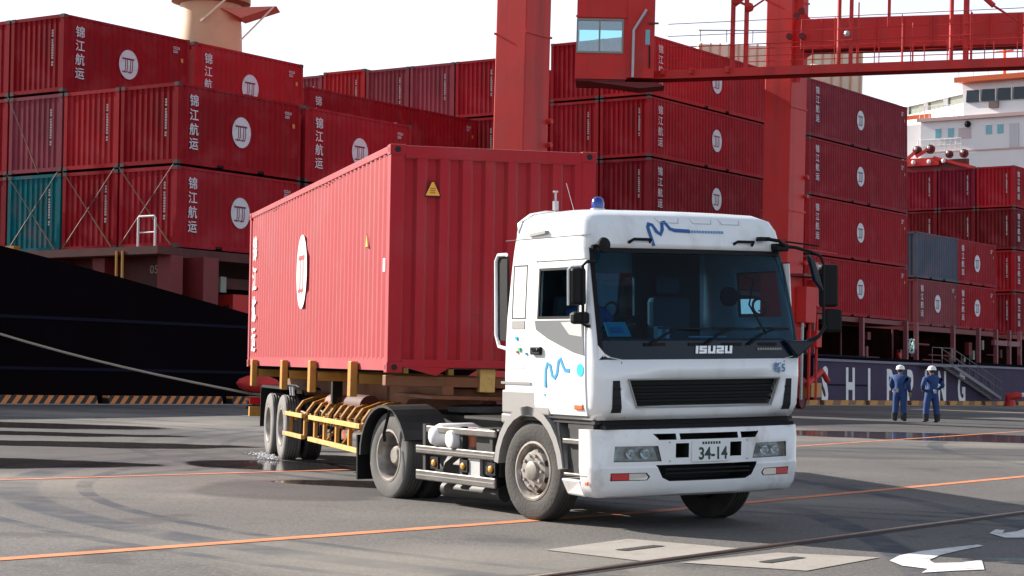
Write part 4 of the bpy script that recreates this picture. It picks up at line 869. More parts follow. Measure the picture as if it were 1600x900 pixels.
def wheel(par, c, axis, rad, wd, dish, tm_=tyrem, bolts=10):
    """one wheel: tyre, rim, hub, nuts. axis points to the outside"""
    c = Vector(c); ax = Vector(axis).normalized(); r = rad; h_ = wd/2
    t = bpy.data.objects.new('wheel', None)
    COL.objects.link(t); t.parent = par; t.location = c; t.rotation_euler = ax.to_track_quat('Z', 'Y').to_euler(); t.empty_display_size = .2
    ri = r*.575
    prof = [(ri, -h_*.85), (ri+.03, -h_*.95), (r*.82, -h_), (r*.94, -h_*.93), (r*.985, -h_*.8)]
    for q in (-.45, -.15, .15, .45): prof += [(r, h_*(q-.11)), (r-.016, h_*(q-.075)), (r-.016, h_*(q+.075)), (r, h_*(q+.11))]
    prof += [(r*.985, h_*.8), (r*.94, h_*.93), (r*.90, h_*.955), (r*.82, h_), (r*.72, h_*.985), (ri+.03, h_*.93), (ri, h_*.85)]
    MB().lathe(prof, (0, 0, 0), (0, 0, 1), 48, False).build('tyre', tm_, t, smooth=35)
    mb = MB()
    if dish == 'out':     # front wheel: disc pushed outward, hub proud
        mb.lathe([(ri, -h_*.8), (ri, h_*.86), (ri+.012, h_*.93), (ri-.01, h_*.95), (ri-.03, h_*.80), (ri-.05, h_*.45), (ri*.80, h_*.52), (ri*.68, h_*.86), (ri*.45, h_*.92), (ri*.36, h_*.90), (.0, h_*.9)], (0, 0, 0), (0, 0, 1), 36)
        mb.build('rim', rimm, t, smooth=35)
        MB().lathe([(ri*.34, h_*.90), (ri*.33, h_*1.12), (ri*.22, h_*1.2), (.0, h_*1.2)], (0, 0, 0), (0, 0, 1), 18).build('hub', rimm, t, smooth=35)
        for i in range(bolts):
            a = 2*math.pi*i/bolts; MB().cyl((math.cos(a)*ri*.54, math.sin(a)*ri*.54, h_*.88), (math.cos(a)*ri*.54, math.sin(a)*ri*.54, h_*1.08), .017, n=6).build('wheel_nut', chrome if i % 2 else rimm, t)
        for i in range(8):
            a = 2*math.pi*(i+.5)/8; M_ = Matrix.Rotation(a, 4, 'Z') @ Matrix.Translation((ri*.745, 0, h_*.70)) @ Matrix.Rotation(R(62), 4, 'Y')
            q = MB(); q.add([M_ @ Vector((math.cos(j*math.pi/6)*.028, math.sin(j*math.pi/6)*.034, .008)) for j in range(12)], [tuple(range(12))]); q.build('vent_hole', darkm, t, fix=False)
    else:                 # rear wheel: deep dish
        mb.lathe([(ri, -h_*.8), (ri, h_*.86), (ri+.012, h_*.93), (ri-.012, h_*.95), (ri-.03, h_*.80), (ri-.045, h_*.1), (ri*.84, -h_*.25), (ri*.80, -h_*.62), (ri*.50, -h_*.78), (.0, -h_*.8)], (0, 0, 0), (0, 0, 1), 36)
        mb.build('rim', rimm, t, smooth=35)
        MB().lathe([(ri*.42, -h_*.78), (ri*.40, h_*.15), (ri*.30, h_*.4), (.0, h_*.42)], (0, 0, 0), (0, 0, 1), 18).build('hub', rimm, t, smooth=35)
        for i in range(bolts):
            a = 2*math.pi*i/bolts; MB().cyl((math.cos(a)*ri*.60, math.sin(a)*ri*.60, -h_*.78), (math.cos(a)*ri*.60, math.sin(a)*ri*.60, -h_*.45), .017, n=6).build('wheel_nut', chrome, t)
    return t
for x in (8.35, 9.72):
    for y in (-.17, -2.27):
        sg = 1 if y > -1 else -1; wheel(tl, (x, y, .37-.01), (0, sg, 0), .49, .27, 'in', tyre_far); wheel(tl, (x, y-sg*.32, .37-.01), (0, -sg, 0), .49, .27, 'in', tyrem)

# ------------------------------------------------------------------ tractor unit
AY = R(30.0); td = Vector((math.sin(AY), -math.cos(AY), 0)); tl_ = Vector((math.cos(AY), math.sin(AY), 0))
OT = Vector((.31, 21.1, -.183))+tl_*1.1
MTR = Matrix((td, tl_, kz)).transposed().to_4x4(); MTR.translation = OT
truck = empty('semi_truck', MTR, 'white cab-over semi-truck pulling the red container', 'truck')
ROLLM = Matrix.Translation((0, 0, .5)) @ Matrix.Rotation(R(1.9), 4, 'X') @ Matrix.Translation((0, 0, -.5))
body = []
def tb(nm, mb, m_, par=None, **k):
    """part of the leaning (sprung) body"""
    mb.v = [ROLLM @ p for p in mb.v]; return mb.build(nm, m_, par or truck, **k)
def tb_me(nm, me, M, par=None):
    o = bpy.data.objects.new(nm, me); COL.objects.link(o); o.parent = par or truck; o.matrix_local = ROLLM @ M; return o
def slc(z):
    """half width, front x, rear x, corner length, bow, grille half width of the cab at height z"""
    T = [(1.08, 1.20, 1.30, -.50, .20, .05, .80), (1.20, 1.225, 1.37, -.50, .20, .06, .80), (1.47, 1.235, 1.395, -.49, .20, .07, .90), (1.66, 1.235, 1.40, -.48, .20, .08, .96), (1.84, 1.235, 1.385, -.47, .20, .09, 1.0),
         (2.08, 1.23, 1.335, -.45, .20, .09, 1.0), (2.55, 1.205, 1.215, -.40, .20, .09, .98), (2.74, 1.19, 1.165, -.38, .20, .09, .97), (2.80, 1.185, 1.165, -.37, .18, .09, .96), (2.95, 1.17, 1.115, -.34, .18, .09, .95), (3.05, 1.14, 1.05, -.31, .19, .10, .92), (3.115, 1.05, .90, -.26, .24, .10, .85), (3.15, .86, .55, -.18, .35, .08, .7)]
    for i in range(len(T)-1):
        if z <= T[i+1][0]+1e-6:
            k_ = (z-T[i][0])/(T[i+1][0]-T[i][0]); k_ = max(0, k_); return [T[i][j]*(1-k_)+T[i+1][j]*k_ for j in range(1, 7)]
    return list(T[-1][1:])
SX = (-.28, -.02, .16, .24, 1.02)        # fixed stations along the side (quarter window, door seam, door window)
def ring(z, off=0.):
    w_, f_, r_, cc, bow, gw_ = slc(z); pts = []
    pts += [(r_-off, 0), (r_-off, -w_+.07), (r_+.07, -w_-off)]
    top = z > 2.9
    for x in SX: pts.append((min(x, f_-cc-.06), -w_-off))
    yc = -(w_-.15)
    xe = f_-bow*(abs(yc)/w_)**2; xs = f_-cc-.02
    for k_ in range(5):    # corner arc
        a = k_/4*math.pi/2; pts.append((xs+(xe-xs)*math.sin(a)+off*math.sin(a), yc-(w_+yc)*math.cos(a)-off*math.cos(a)))
    for y in (-gw_ if gw_ < abs(yc)-.01 else yc+.02, -.55*gw_, -.25*gw_): pts.append((f_-bow*(abs(y)/w_)**2+off, y))
    h_ = pts; full = h_+[(f_+off, 0)]+[(x, -y) for x, y in h_[:0:-1]]
    return [(x, y, z) for x, y in full]
NR = len(ring(2.0)); HN = (NR)//2   # index of the front centre
# ring indices: 0 rear centre,1,2 corner,3..7 side stations,8..12 arc,13..15 front,16 centre
ZS = [1.08, 1.20, 1.34, 1.47, 1.66, 1.75, 1.84, 2.08, 2.55, 2.62, 2.74, 2.80, 2.88, 2.95, 3.0, 3.05, 3.085, 3.115, 3.15]
def mir(i): return (NR-i) % NR
def patch(i0, i1, z0, z1, off=0., zs=None):
    """surface patch of the cab between ring indices and heights"""
    zz = [z for z in ZS if z0-1e-6 <= z <= z1+1e-6]; mb = MB(); k_ = i1-i0+1; vs = []
    for z in zz: r_ = ring(z, off); vs += [r_[i % NR] for i in range(i0, i1+1)]
    mb.add(vs, [(a*k_+b, a*k_+b+1, (a+1)*k_+b+1, (a+1)*k_+b) for a in range(len(zz)-1) for b in range(k_-1)]); return mb
def is_open(i, z0, z1):
    zc = (z0+z1)/2; j = min(i, NR-1-i)
    if j >= 10 and 1.66 < zc < 2.74: return True        # screen and black panel
    if j >= 13 and 1.20 < zc < 1.47: return True        # grille
    if j == 6 and 2.08 < zc < 2.55: return True         # door window
    if j == 7 and 2.08 < zc < 2.55: return False
    if j == 3 and 2.08 < zc < 2.62: return False
    if j <= 0 and 2.0 < zc < 2.55: return True          # rear window
    return False
mb = MB(); vs = []
for z in ZS: vs += ring(z)
fs = []
for a in range(len(ZS)-1):
    for i in range(NR):
        if not is_open(i, ZS[a], ZS[a+1]): fs.append((a*NR+i, a*NR+(i+1) % NR, (a+1)*NR+(i+1) % NR, (a+1)*NR+i))
vs.append((.2, 0, 3.165)); top_i = len(vs)-1; a = len(ZS)-1
for i in range(NR): fs.append((a*NR+i, a*NR+(i+1) % NR, top_i))
mb.add(vs, fs)
shell = tb('cab_shell', mb, [white], smooth=38)
sol = shell.modifiers.new('solid', 'SOLIDIFY'); sol.thickness = .035; sol.offset = -1
tb('windscreen', patch(10, NR-10, 1.84, 2.74, -.008), screen, smooth=60)
tb('cowl_panel', patch(10, NR-10, 1.66, 1.84, -.002), black, smooth=60)
# black surround of the screen
mb = MB()
def rl(i, z, off): return Vector(ring(z, off)[i % NR])
for s_ in (0, 1):
    idx = (10, 11) if s_ == 0 else (NR-10, NR-11)
    zz = [z for z in ZS if 1.66 <= z <= 2.74]
    for a in range(len(zz)-1):
        p0, p1 = rl(idx[0], zz[a], .003), rl(idx[0], zz[a+1], .003); q0, q1 = rl(idx[1], zz[a], .003), rl(idx[1], zz[a+1], .003)
        mb.add([p0, p0.lerp(q0, .75), p1.lerp(q1, .75), p1], [(0, 1, 2, 3)])
for i in range(10, NR-10):
    p0, p1 = rl(i, 2.74, .003), rl(i+1, 2.74, .003); q0, q1 = rl(i, 2.62, .003), rl(i+1, 2.62, .003)
    mb.add([p0, p1, p1.lerp(q1, .38), p0.lerp(q0, .38)], [(0, 1, 2, 3)])
tb('screen_surround', mb, blackm, fix=False)
# lower white corners of the black panel (rounded ends)
for s_ in (1, -1):
    i = 10 if s_ > 0 else NR-10; j = 12 if s_ > 0 else NR-12; k_ = 13 if s_ > 0 else NR-13
    mb = MB(); mb.add([rl(i, 1.66, .004), rl(j, 1.66, .004), rl(k_, 1.66, .004), rl(j, 1.685, .004).lerp(rl(j, 1.66, .004), .0), rl(i+s_, 1.72, .004), rl(i, 1.80, .004)], [(0, 1, 2, 3, 4, 5)]); tb('cowl_corner', mb, white, fix=False)
# door and door glass, seams
def sidepanel(x0, x1, z0, z1, off, sgn=-1, th=.006):
    zz = sorted(set([z for z in ZS if z0 < z < z1]+[z0, z1])); mb = MB(); vs = []
    for z in zz:
        w_ = slc(z)[0]
        for x in (x0, x1): vs += [(x, sgn*(w_+off), z), (x, sgn*(w_+off-th), z)]
    fs = []
    for a in range(len(zz)-1):
        o_ = a*4; fs += [(o_, o_+2, o_+6, o_+4), (o_+1, o_+5, o_+7, o_+3), (o_, o_+4, o_+5, o_+1), (o_+2, o_+3, o_+7, o_+6)]
    fs += [(0, 1, 3, 2), (len(zz)*4-4, len(zz)*4-2, len(zz)*4-1, len(zz)*4-3)]
    mb.add(vs, fs); return mb
seam = mat('seam', (.045, .045, .045), .8)
for sg in (-1, 1):
    dr = tb('door', sidepanel(.17, .24, 1.12, 2.62, .012, sg, .012), white)
    for (x0, x1, z0, z1) in ((.24, 1.02, 1.12, 2.06), (.24, 1.02, 2.56, 2.62), (1.02, 1.13, 1.12, 2.62)): tb('door_skin', sidepanel(x0, x1, z0, z1, .012, sg, .012), white, dr)
    for (x0, x1, z0, z1) in ((.155, .167, 1.10, 2.64), (.155, 1.15, 2.622, 2.634), (.155, 1.15, 1.098, 1.112)): tb('door_seam', sidepanel(x0, x1, z0, z1, .0035, sg, .006), seam, dr)
    tb('door_window', sidepanel(.235, 1.025, 2.075, 2.555, -.012, sg, .004), sideg, dr)
    for (x0, x1, z0, z1) in ((.235, .26, 2.06, 2.56), (1.0, 1.02, 2.06, 2.56), (.235, 1.02, 2.535, 2.56), (.235, 1.02, 2.055, 2.08)): tb('window_seal', sidepanel(x0, x1, z0, z1, .015, sg, .02), blackm, dr)
    # gray lower quarter pane of the door, tapering to the rear
    wq = slc(1.9)[0]+.0145
    q = MB(); q.prism([(.20, sg*wq, 2.04), (1.10, sg*wq, 2.04), (1.12, sg*wq, 1.70), (.92, sg*wq, 1.73), (.45, sg*wq, 1.86), (.22, sg*wq, 1.95)], (0, sg*.004, 0)); tb('lower_pane', q, mat('pane_gray', (.20, .21, .22), .25, coat=.4), dr)
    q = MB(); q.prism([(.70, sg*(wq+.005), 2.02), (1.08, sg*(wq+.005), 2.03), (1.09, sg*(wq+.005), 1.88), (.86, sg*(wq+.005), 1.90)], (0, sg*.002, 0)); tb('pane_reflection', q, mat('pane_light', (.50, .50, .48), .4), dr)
    o = tb('door_handle', MB().box(.15, .34, sg*(wq-.003) if sg > 0 else -(wq+.035), (wq+.035) if sg > 0 else -(wq-.003), 1.70, 1.78), blackm, dr, bevel=.012)
    tb('handle_pull', MB().box(.19, .31, min(sg*(wq+.03), sg*(wq+.05)), max(sg*(wq+.03), sg*(wq+.05)), 1.745, 1.77), chrome, o)
    # quarter window outline behind the door
    for (x0, x1, z0, z1) in ((-.29, -.275, 2.07, 2.60), (-.03, -.015, 2.07, 2.60), (-.29, -.015, 2.59, 2.603), (-.29, -.015, 2.06, 2.073)): tb('panel_seam', sidepanel(x0, x1, z0, z1, .0035, sg, .006), seam)
    tb('air_vent', sidepanel(-.28, -.03, 1.96, 2.04, .006, sg), gray)
    tb('step_strip', sidepanel(-.49, .10, 1.40, 1.425, .012, sg), gray)
    tb('side_vent_label', sidepanel(-.36, -.04, 1.56, 1.61, .004, sg), mat('faint_label', (.55, .60, .68), .5))
    tb('panel_seam', sidepanel(-.50, 1.13, 2.86, 2.868, .003, sg), seam)
    # arm rail behind the cab (tall black and white fairing)
    tb('side_deflector', MB().box(-.63, -.44, min(sg*1.20, sg*1.17), max(sg*1.20, sg*1.17), 1.84, 2.70), blackm)
    q = MB(); q.tube([(-.44, sg*1.21, 2.72), (-.60, sg*1.21, 2.72), (-.65, sg*1.21, 2.66), (-.65, sg*1.21, 1.90), (-.59, sg*1.21, 1.78), (-.46, sg*1.21, 1.76)], .020, 8); tb('deflector_frame', q, white, smooth=50)
    # wheel arch and lower side
    q = MB(); arcp = []
    for i in range(13):
        a = R(8+i*(172-8)/12); arcp.append((.02+math.cos(a)*.60, .50+math.sin(a)*.60))
    for i in range(12):
        (x0, z0), (x1, z1) = arcp[i], arcp[i+1]
        def outer(x, z):
            return (x+(x-.02)*.0+(.03 if x > 0 else -.0), max(z, 0)+.0)
        s0, s1 = 1.14, 1.14
        ox0, oz0 = .02+(x0-.02)*s0, .50+(z0-.50)*s0; ox1, oz1 = .02+(x1-.02)*s1, .50+(z1-.5)*s1
        q.hexa([(x0, sg*1.235, z0), (x1, sg*1.235, z1), (x1, sg*.80, z1), (x0, sg*.80, z0)], [(ox0, sg*1.235, oz0), (ox1, sg*1.235, oz1), (ox1, sg*.80, oz1), (ox0, sg*.80, oz0)])
    tb('wheel_arch', q, gray, smooth=30)
    q = MB(); q.prism([(-.52, sg*1.225, 1.10), (-.52, sg*1.225, .86), (-.50, sg*1.225, .84), (-.42, sg*1.225, 1.02), (-.20, sg*1.225, 1.15), (.02, sg*1.225, 1.19), (.30, sg*1.225, 1.15), (.52, sg*1.225, 1.02), (.66, sg*1.225, .86), (.72, sg*1.225, .80), (.58, sg*1.225, 1.07), (.50, sg*1.225, 1.10)], (0, -sg*.06, 0)) if False else q
    q = MB(); q.box(-.52, -.30, min(sg*1.23, sg*1.0), max(sg*1.23, sg*1.0), 1.0, 1.10); q.box(-.50, .45, min(sg*1.232, sg*1.0), max(sg*1.232, sg*1.0), 1.10, 1.34); tb('arch_filler', q, gray, bevel=.02)
    # step well between arch and bumper
    tb('step_well', MB().box(.70, 1.16, min(sg*1.17, sg*.8), max(sg*1.17, sg*.8), .52, 1.06), dusty)
    tb('step_tread', MB().box(.68, 1.14, min(sg*1.225, sg*1.0), max(sg*1.225, sg*1.0), .84, .89), alum, bevel=.008)
    tb('step_tread', MB().box(.70, 1.14, min(sg*1.225, sg*1.0), max(sg*1.225, sg*1.0), .53, .56), alum, bevel=.008)
    tb('side_marker', MB().box(.93, 1.09, min(sg*1.25, sg*1.2), max(sg*1.25, sg*1.2), 1.175, 1.235), orange_l, bevel=.012)
    tb('grab_rail', MB().tube([(.68, sg*1.21, .60), (.60, sg*1.22, 1.04)], .018, 6), alum)
# underside of cab
tb('cab_floor', MB().box(-.48, 1.20, -1.18, 1.18, 1.04, 1.08), dusty)
# writing and stickers on the cab
wy = -(slc(1.55)[0]+.014)
q = MB(); stroke(q, [(.40, 1.38), (.405, 1.55), (.44, 1.62), (.49, 1.60), (.53, 1.50), (.58, 1.475), (.62, 1.52), (.65, 1.64), (.69, 1.665), (.73, 1.60), (.77, 1.555), (.86, 1.55)], .038, .003, (0, wy, 0), (1, 0, 0), (0, 0, 1), (0, -1, 0)); tb('zigzag_logo', q, logo_blue)
tb('round_sticker', MB().lathe([(0, 0), (.062, 0), (.062, .003), (0, .003)], (1.05, wy, 1.56), (0, -1, 0), 20), cyan)
wy2 = -(slc(1.7)[0]+.004)
for x, z, m_, s_ in ((-.20, 1.85, cyan, .03), (-.14, 1.735, green_s, .035), (-.18, 1.715, orange_l, .022), (.0, 1.70, logo_blue, .02), (.37, 1.30, logo_blue, .014)):
    tb('small_sticker', MB().box(x, x+s_*1.3, wy2-.012, wy2+.008, z, z+s_), m_)
fx = lambda y, z: slc(z)[1]-slc(z)[4]*(abs(y)/slc(z)[0])**2
def cabx(y, z):
    w_, f_, r_, cc, bow, gw_ = slc(z); yc = w_-.15; y = abs(y); xe = f_-bow*(min(y, yc)/w_)**2
    if y <= yc: return xe
    xs = f_-cc-.02; c_ = min(1, (y-yc)/.15); return xs+(xe-xs)*math.sqrt(1-c_*c_)
q = MB(); zt = 2.93
stroke(q, [(-.465, 2.765), (-.49, 2.88), (-.50, 2.95), (-.475, 2.985), (-.44, 2.975), (-.41, 2.91), (-.37, 2.88), (-.34, 2.93), (-.32, 3.0), (-.29, 3.01), (-.25, 2.94), (-.20, 2.925), (-.02, 2.92)], .036, .003, (1.19, 0, 0), (0, 1, 0), (0, 0, 1), (1, 0, 0))
q.v = [Vector((fx(p.y, p.z)+.004+(p.x-1.19), p.y, p.z)) for p in q.v]; tb('zigzag_logo', q, logo_navy)
q = MB()
for i in range(13): q.box(1.10, 1.103, -.04+i*.034, -.015+i*.034, 2.905, 2.93)
q.v = [Vector((fx(p.y, p.z)+.003+(p.x-1.10), p.y, p.z)) for p in q.v]; tb('small_lettering', q, mat('logo_pale', (.12, .30, .52), .5))
# ISUZU in chunky letters
def blk(pats, y0, z0, hgt, wd, gap, dep, xx, m_, nm, slant=0.):
    y = y0
    for P in pats:
        q = MB()
        for (a, b, c, d_) in P: q.box(xx, xx+dep, y+a*wd, y+c*wd, z0+b*hgt, z0+d_*hgt)
        q.v = [Vector((fx(p.y, p.z)+(p.x-xx)+.004, p.y+(p.z-z0)*slant, p.z)) for p in q.v]
        tb(nm, q, m_); y += wd*(max(c for a, b, c, d_ in P)+gap)
I_ = [(0, 0, .32, 1)]; S_ = [(0, .72, 1, 1), (0, .4, .34, .72), (.0, .38, 1, .62), (.66, .2, 1, .4), (0, 0, 1, .26)]; U_ = [(0, .0, .34, 1), (.66, .0, 1, 1), (.3, 0, .7, .26)]; Z_ = [(0, .74, 1, 1), (.66, .5, 1, .75), (0, .36, 1, .60), (0, .2, .34, .4), (0, 0, 1, .26)]
blk([I_, S_, U_, Z_, U_], -.145, 1.715, .075, .088, .16, .006, 1.3, mat('badge_silver', (.72, .74, .76), .3, metal=.3), 'brand_letter', .12)
blk([[(0, 0, .9, 1)]]*10, .62, 1.745, .022, .026, .35, .003, 1.3, gray, 'model_letter')
me = text_mesh('新5', .11, .002, 1, .002, mat('faded_blue', (.10, .22, .42), .6)); yy = .90; tb_me('fleet_number', me, Matrix.Translation((fx(yy, 1.56)+.012, yy, 1.53)) @ Euler((R(90), 0, R(90)-math.atan2(2*slc(1.56)[4]*yy/slc(1.56)[0]**2, 1)*-1 if 0 else R(99))).to_matrix().to_4x4())
# grille
q = patch(13, NR-13, 1.20, 1.47, -.07); tb('grille_back', q, darkm)
for z in (1.27, 1.335, 1.40):
    q = MB(); ys_ = [-.84+i*1.68/14 for i in range(15)]
    for i in range(14): q.hexa([(fx(ys_[i], z)-.05, ys_[i], z-.012), (fx(ys_[i+1], z)-.05, ys_[i+1], z-.012), (fx(ys_[i+1], z)-.02, ys_[i+1], z-.016), (fx(ys_[i], z)-.02, ys_[i], z-.016)], [(fx(ys_[i], z)-.05, ys_[i], z+.012), (fx(ys_[i+1], z)-.05, ys_[i+1], z+.012), (fx(ys_[i+1], z)-.02, ys_[i+1], z+.004), (fx(ys_[i], z)-.02, ys_[i], z+.004)])
    tb('grille_slat', q, blackm)
q = MB()
for z0, e_ in ((1.47, .012), (1.20, -.012)):
    g_ = slc(z0)[5]; ys_ = [-g_+i*2*g_/14 for i in range(15)]
    for i in range(14): q.beam((fx(ys_[i], z0)+.004, ys_[i], z0), (fx(ys_[i+1], z0)+.004, ys_[i+1], z0), .02, .014)
for s_ in (-1, 1): q.beam((fx(s_*.90, 1.47)+.004, s_*.90, 1.47), (fx(s_*.80, 1.20)+.004, s_*.80, 1.20), .02, .014)
tb('grille_surround', q, gray)
for s_ in (-1, 1):   # corner air slots and seams
    q = MB(); zz_ = [1.15, 1.20, 1.27, 1.34, 1.40, 1.46]; vs = []
    for z in zz_:
        k_ = (z-1.15)/.31
        for y in (1.065, 1.04, 1.0, .955+.035*k_): vs += [(cabx(y, z)+.005, s_*y, z)]
    q.add(vs, [(a*4+b, a*4+b+1, a*4+b+5, a*4+b+4) for a in range(5) for b in range(3)]); o = tb('corner_slot', q, darkm, fix=False)
    for z in (1.22, 1.30, 1.38): q = MB(); q.beam((cabx(.99, z)+.008, s_*.975, z), (cabx(1.055, z)+.008, s_*1.055, z), .006, .012); tb('slot_fin', q, blackm, o)
    q = MB(); q.beam((fx(s_*.97, 1.64)+.001, s_*.97, 1.64), (fx(s_*.90, 1.10)+.001, s_*.90, 1.10), .008, .004); tb('panel_seam', q, seam)
q = MB(); q.beam((fx(-.97, 1.655)+.001, -.97, 1.655), (fx(.97, 1.655), .97, 1.655), .004, .004)
# handles above the screen, wipers
for y in (-.62, .62):
    xx = fx(y, 2.80)+.02; q = MB(); q.tube([(xx-.03, y-.12, 2.795), (xx+.03, y-.10, 2.825), (xx+.03, y+.10, 2.825), (xx-.03, y+.12, 2.795)], .016, 6); tb('roof_handle', q, blackm)
for y0, y1, zt_ in ((-.55, -.02, 1.98), (.08, .62, 1.98), (.62, 1.0, 1.97)):
    q = MB(); q.tube([(fx(y0, 1.82)+.03, y0-.12, 1.80), (fx(y0, 1.9)+.035, y0+.05, 1.90), (fx(y0, 1.97)+.03, y0+.22, 1.96)], .012, 6); w1 = tb('wiper_arm', q, blackm)
    q = MB(); q.beam((fx(y0, 1.97)+.02, y0+.0, 1.965), (fx(y1, 1.97)+.02, y1+.05, 1.955), .014, .02); tb('wiper_blade', q, blackm, w1)
for y in (-.60, -.1, .3, .75): tb('cowl_vent', MB().box(fx(y, 1.80)-.01, fx(y, 1.80)+.006, y-.12, y+.12, 1.79, 1.82), blackm)
# roof: panels, lamp, visor bolts, antenna
for y in (-.24, .16, .52):
    q = MB()
    for (a, b) in (((-.14, 3.055), (.0-.11, 3.0)), ((-.11, 3.0), (.11, 3.0)), ((.11, 3.0), (.14, 3.055))): q.beam((fx(y+a[0], a[1])+.003, y+a[0], a[1]), (fx(y+b[0], b[1])+.003, y+b[0], b[1]), .008, .006)
    tb('roof_pocket', q, mat('pocket_line', (.45, .48, .52), .5))
q = MB(); q.lathe([(.0, .0), (.088, .0), (.088, .035), (.075, .04)], (.35, -.60, 3.14), (0, 0, 1), 16); q.v = [Vector((.35, -.60, 3.14))+(p-Vector((.35, -.60, 3.14)))*.85 for p in q.v]; bl = tb('beacon_base', q, galv)
q = MB(); q.lathe([(.075, .04), (.078, .10), (.062, .15), (.03, .172), (0, .176)], (.35, -.60, 3.14), (0, 0, 1), 16); q.v = [Vector((.35, -.60, 3.14))+(p-Vector((.35, -.60, 3.14)))*.85 for p in q.v]; tb('beacon_dome', q, blue_l, bl, smooth=40)
q = MB(); q.cyl((.06, -.92, 3.08), (.06, -.92, 3.16), .016, n=8); q.cyl((.06, -.92, 3.16), (.06, -.92, 3.25), .03, n=8); q.cyl((.06, -.92, 3.25), (.06, -.92, 3.34), .012, n=6); q.cyl((.06, -.92, 3.34), (.06, -.92, 3.355), .026, n=8); tb('antenna', q, galv)
q = MB(); q.tube([(.12, -.72, 3.1), (.04, -.78, 3.44)], .003, 5); tb('whip_antenna', q, galv)
q = MB(); q.beam((.0, -1.17, 2.90), (.34, -1.19, 2.92), .05, .03); tb('roof_bracket', q, gray)
# mirrors, right side of the cab (left in the photo)
def mirror(nm, c, wv_, hv, yaw, par, edge=white):
    M_ = Matrix.Translation(c) @ Matrix.Rotation(yaw, 4, 'Z'); q = MB(); q.box(-.045, .045, -wv_/2, wv_/2, -hv/2, hv/2, M_); o = tb(nm, q, blackm, par, bevel=.03)
    q = MB(); q.box(-.052, -.047, -wv_/2+.02, wv_/2-.02, -hv/2+.02, hv/2-.02, M_); tb('mirror_glass', q, chrome, o); return o
am = tb('mirror_arm', MB().tube([(1.16, -1.14, 2.60), (1.20, -1.26, 2.60), (1.20, -1.31, 2.56), (1.20, -1.31, 2.0), (1.20, -1.26, 1.98), (1.14, -1.16, 1.98)], .016, 8), blackm)
mirror('side_mirror', (1.16, -1.345, 2.36), .17, .36, R(12), am); q = MB(); q.tube([(1.14, -1.44, 2.18), (1.14, -1.44, 2.52), (1.14, -1.41, 2.55), (1.14, -1.27, 2.555)], .012, 6); tb('mirror_rim', q, white, am)
mirror('wide_mirror', (1.16, -1.32, 2.06), .20, .12, R(12), am)
q = MB(); q.lathe([(0, -.03), (.07, -.02), (.075, .0), (.05, .05), (0, .06)], (1.24, -1.10, 2.76), (-1, -.1, 0), 14); q.tube([(1.22, -1.22, 2.74), (1.22, -1.12, 2.76)], .02, 6); tb('front_mirror', q, blackm)
# left side of the cab (right in the photo)
am = tb('mirror_arm', MB().tube([(1.12, 1.08, 2.80), (1.22, 1.22, 2.78), (1.24, 1.40, 2.74), (1.24, 1.52, 2.70), (1.24, 1.56, 2.62), (1.24, 1.56, 1.94)], .017, 8), blackm)
tb('mirror_stay', MB().tube([(1.18, 1.12, 2.84), (1.24, 1.50, 2.80)], .010, 6), blackm, am); tb('mirror_bracket', MB().box(1.06, 1.20, 1.00, 1.16, 2.74, 2.82), blackm, am, bevel=.02)
tb('mirror_stay', MB().tube([(1.24, 1.42, 2.52), (1.24, 1.56, 2.52)], .010, 6), blackm, am)
mirror('side_mirror', (1.18, 1.67, 2.40), .20, .44, R(-14), am); mirror('wide_mirror', (1.18, 1.72, 2.04), .20, .24, R(-14), am)
q = MB(); q.prism([(1.26, 1.36, 2.70), (1.26, 1.44, 2.66), (1.26, 1.56, 2.32), (1.26, 1.44, 2.44)], (-.05, 0, 0)); tb('fender_mirror', q, black, am, bevel=.01)
q = MB(); q.tube([(1.20, 1.12, 1.78), (1.34, 1.24, 1.80), (1.36, 1.40, 1.88), (1.34, 1.50, 1.98)], [.05, .04, .02, .016], 8); am2 = tb('under_mirror_arm', q, blackm)
q = MB(); q.prism([(1.38, .96, 1.84), (1.38, 1.34, 1.84), (1.38, 1.30, 1.78), (1.38, 1.12, 1.66), (1.38, 1.04, 1.74)], (-.12, 0, 0)); tb('under_mirror', q, black, am2, bevel=.02)
q = MB(); q.tube([(1.20, .88, 2.86), (1.24, 1.0, 2.84), (1.20, 1.10, 2.80)], .02, 6); q.box(1.12, 1.2, .80, .92, 2.84, 2.88); tb('front_mirror', q, blackm)
# interior
tb('dashboard', MB().box(.86, 1.25, -1.1, 1.1, 1.55, 1.86), dashm, bevel=.04)
for y in (-.58, .58):
    o = tb('seat', MB().box(-.05, .45, y-.26, y+.26, 1.50, 1.68), seatm, bevel=.05); tb('seat_back', MB().box(-.2, -.05, y-.25, y+.25, 1.6, 2.30), seatm, o, bevel=.06); tb('head_rest', MB().box(-.2, -.08, y-.13, y+.13, 2.32, 2.52), seatm, o, bevel=.04)
for y0, y1 in ((-1.1, -.28), (.26, 1.1)): tb('bunk_curtain', MB().box(-.33, -.29, y0, y1, 1.2, 2.75), dashm)
tb('bunk_wall', MB().box(-.33, -.29, -.28, .26, 1.2, 2.10), dashm)
tb('rear_window', MB().box(-.40, -.39, -.3, .3, 2.1, 2.55), sideg)
tb('headliner', MB().box(-.3, .95, -1.05, 1.05, 2.78, 2.82), seatm)
q = MB(); q.lathe([(.225, -.015), (.24, 0), (.225, .015), (.21, 0)], (.72, -.58, 1.95), (-.5, 0, .85), 24, True); q.cyl((.72, -.58, 1.95), (.95, -.58, 1.70), .03); tb('steering_wheel', q, blackm)
q = MB(); q.prism([(1.16, -1.0, 1.88), (1.14, -.72, 1.88), (1.06, -.74, 2.02), (1.08, -1.0, 2.02)], (.004, 0, .002)); dc = tb('dashboard_card', q, mat('card_teal', (.10, .55, .62), .5))
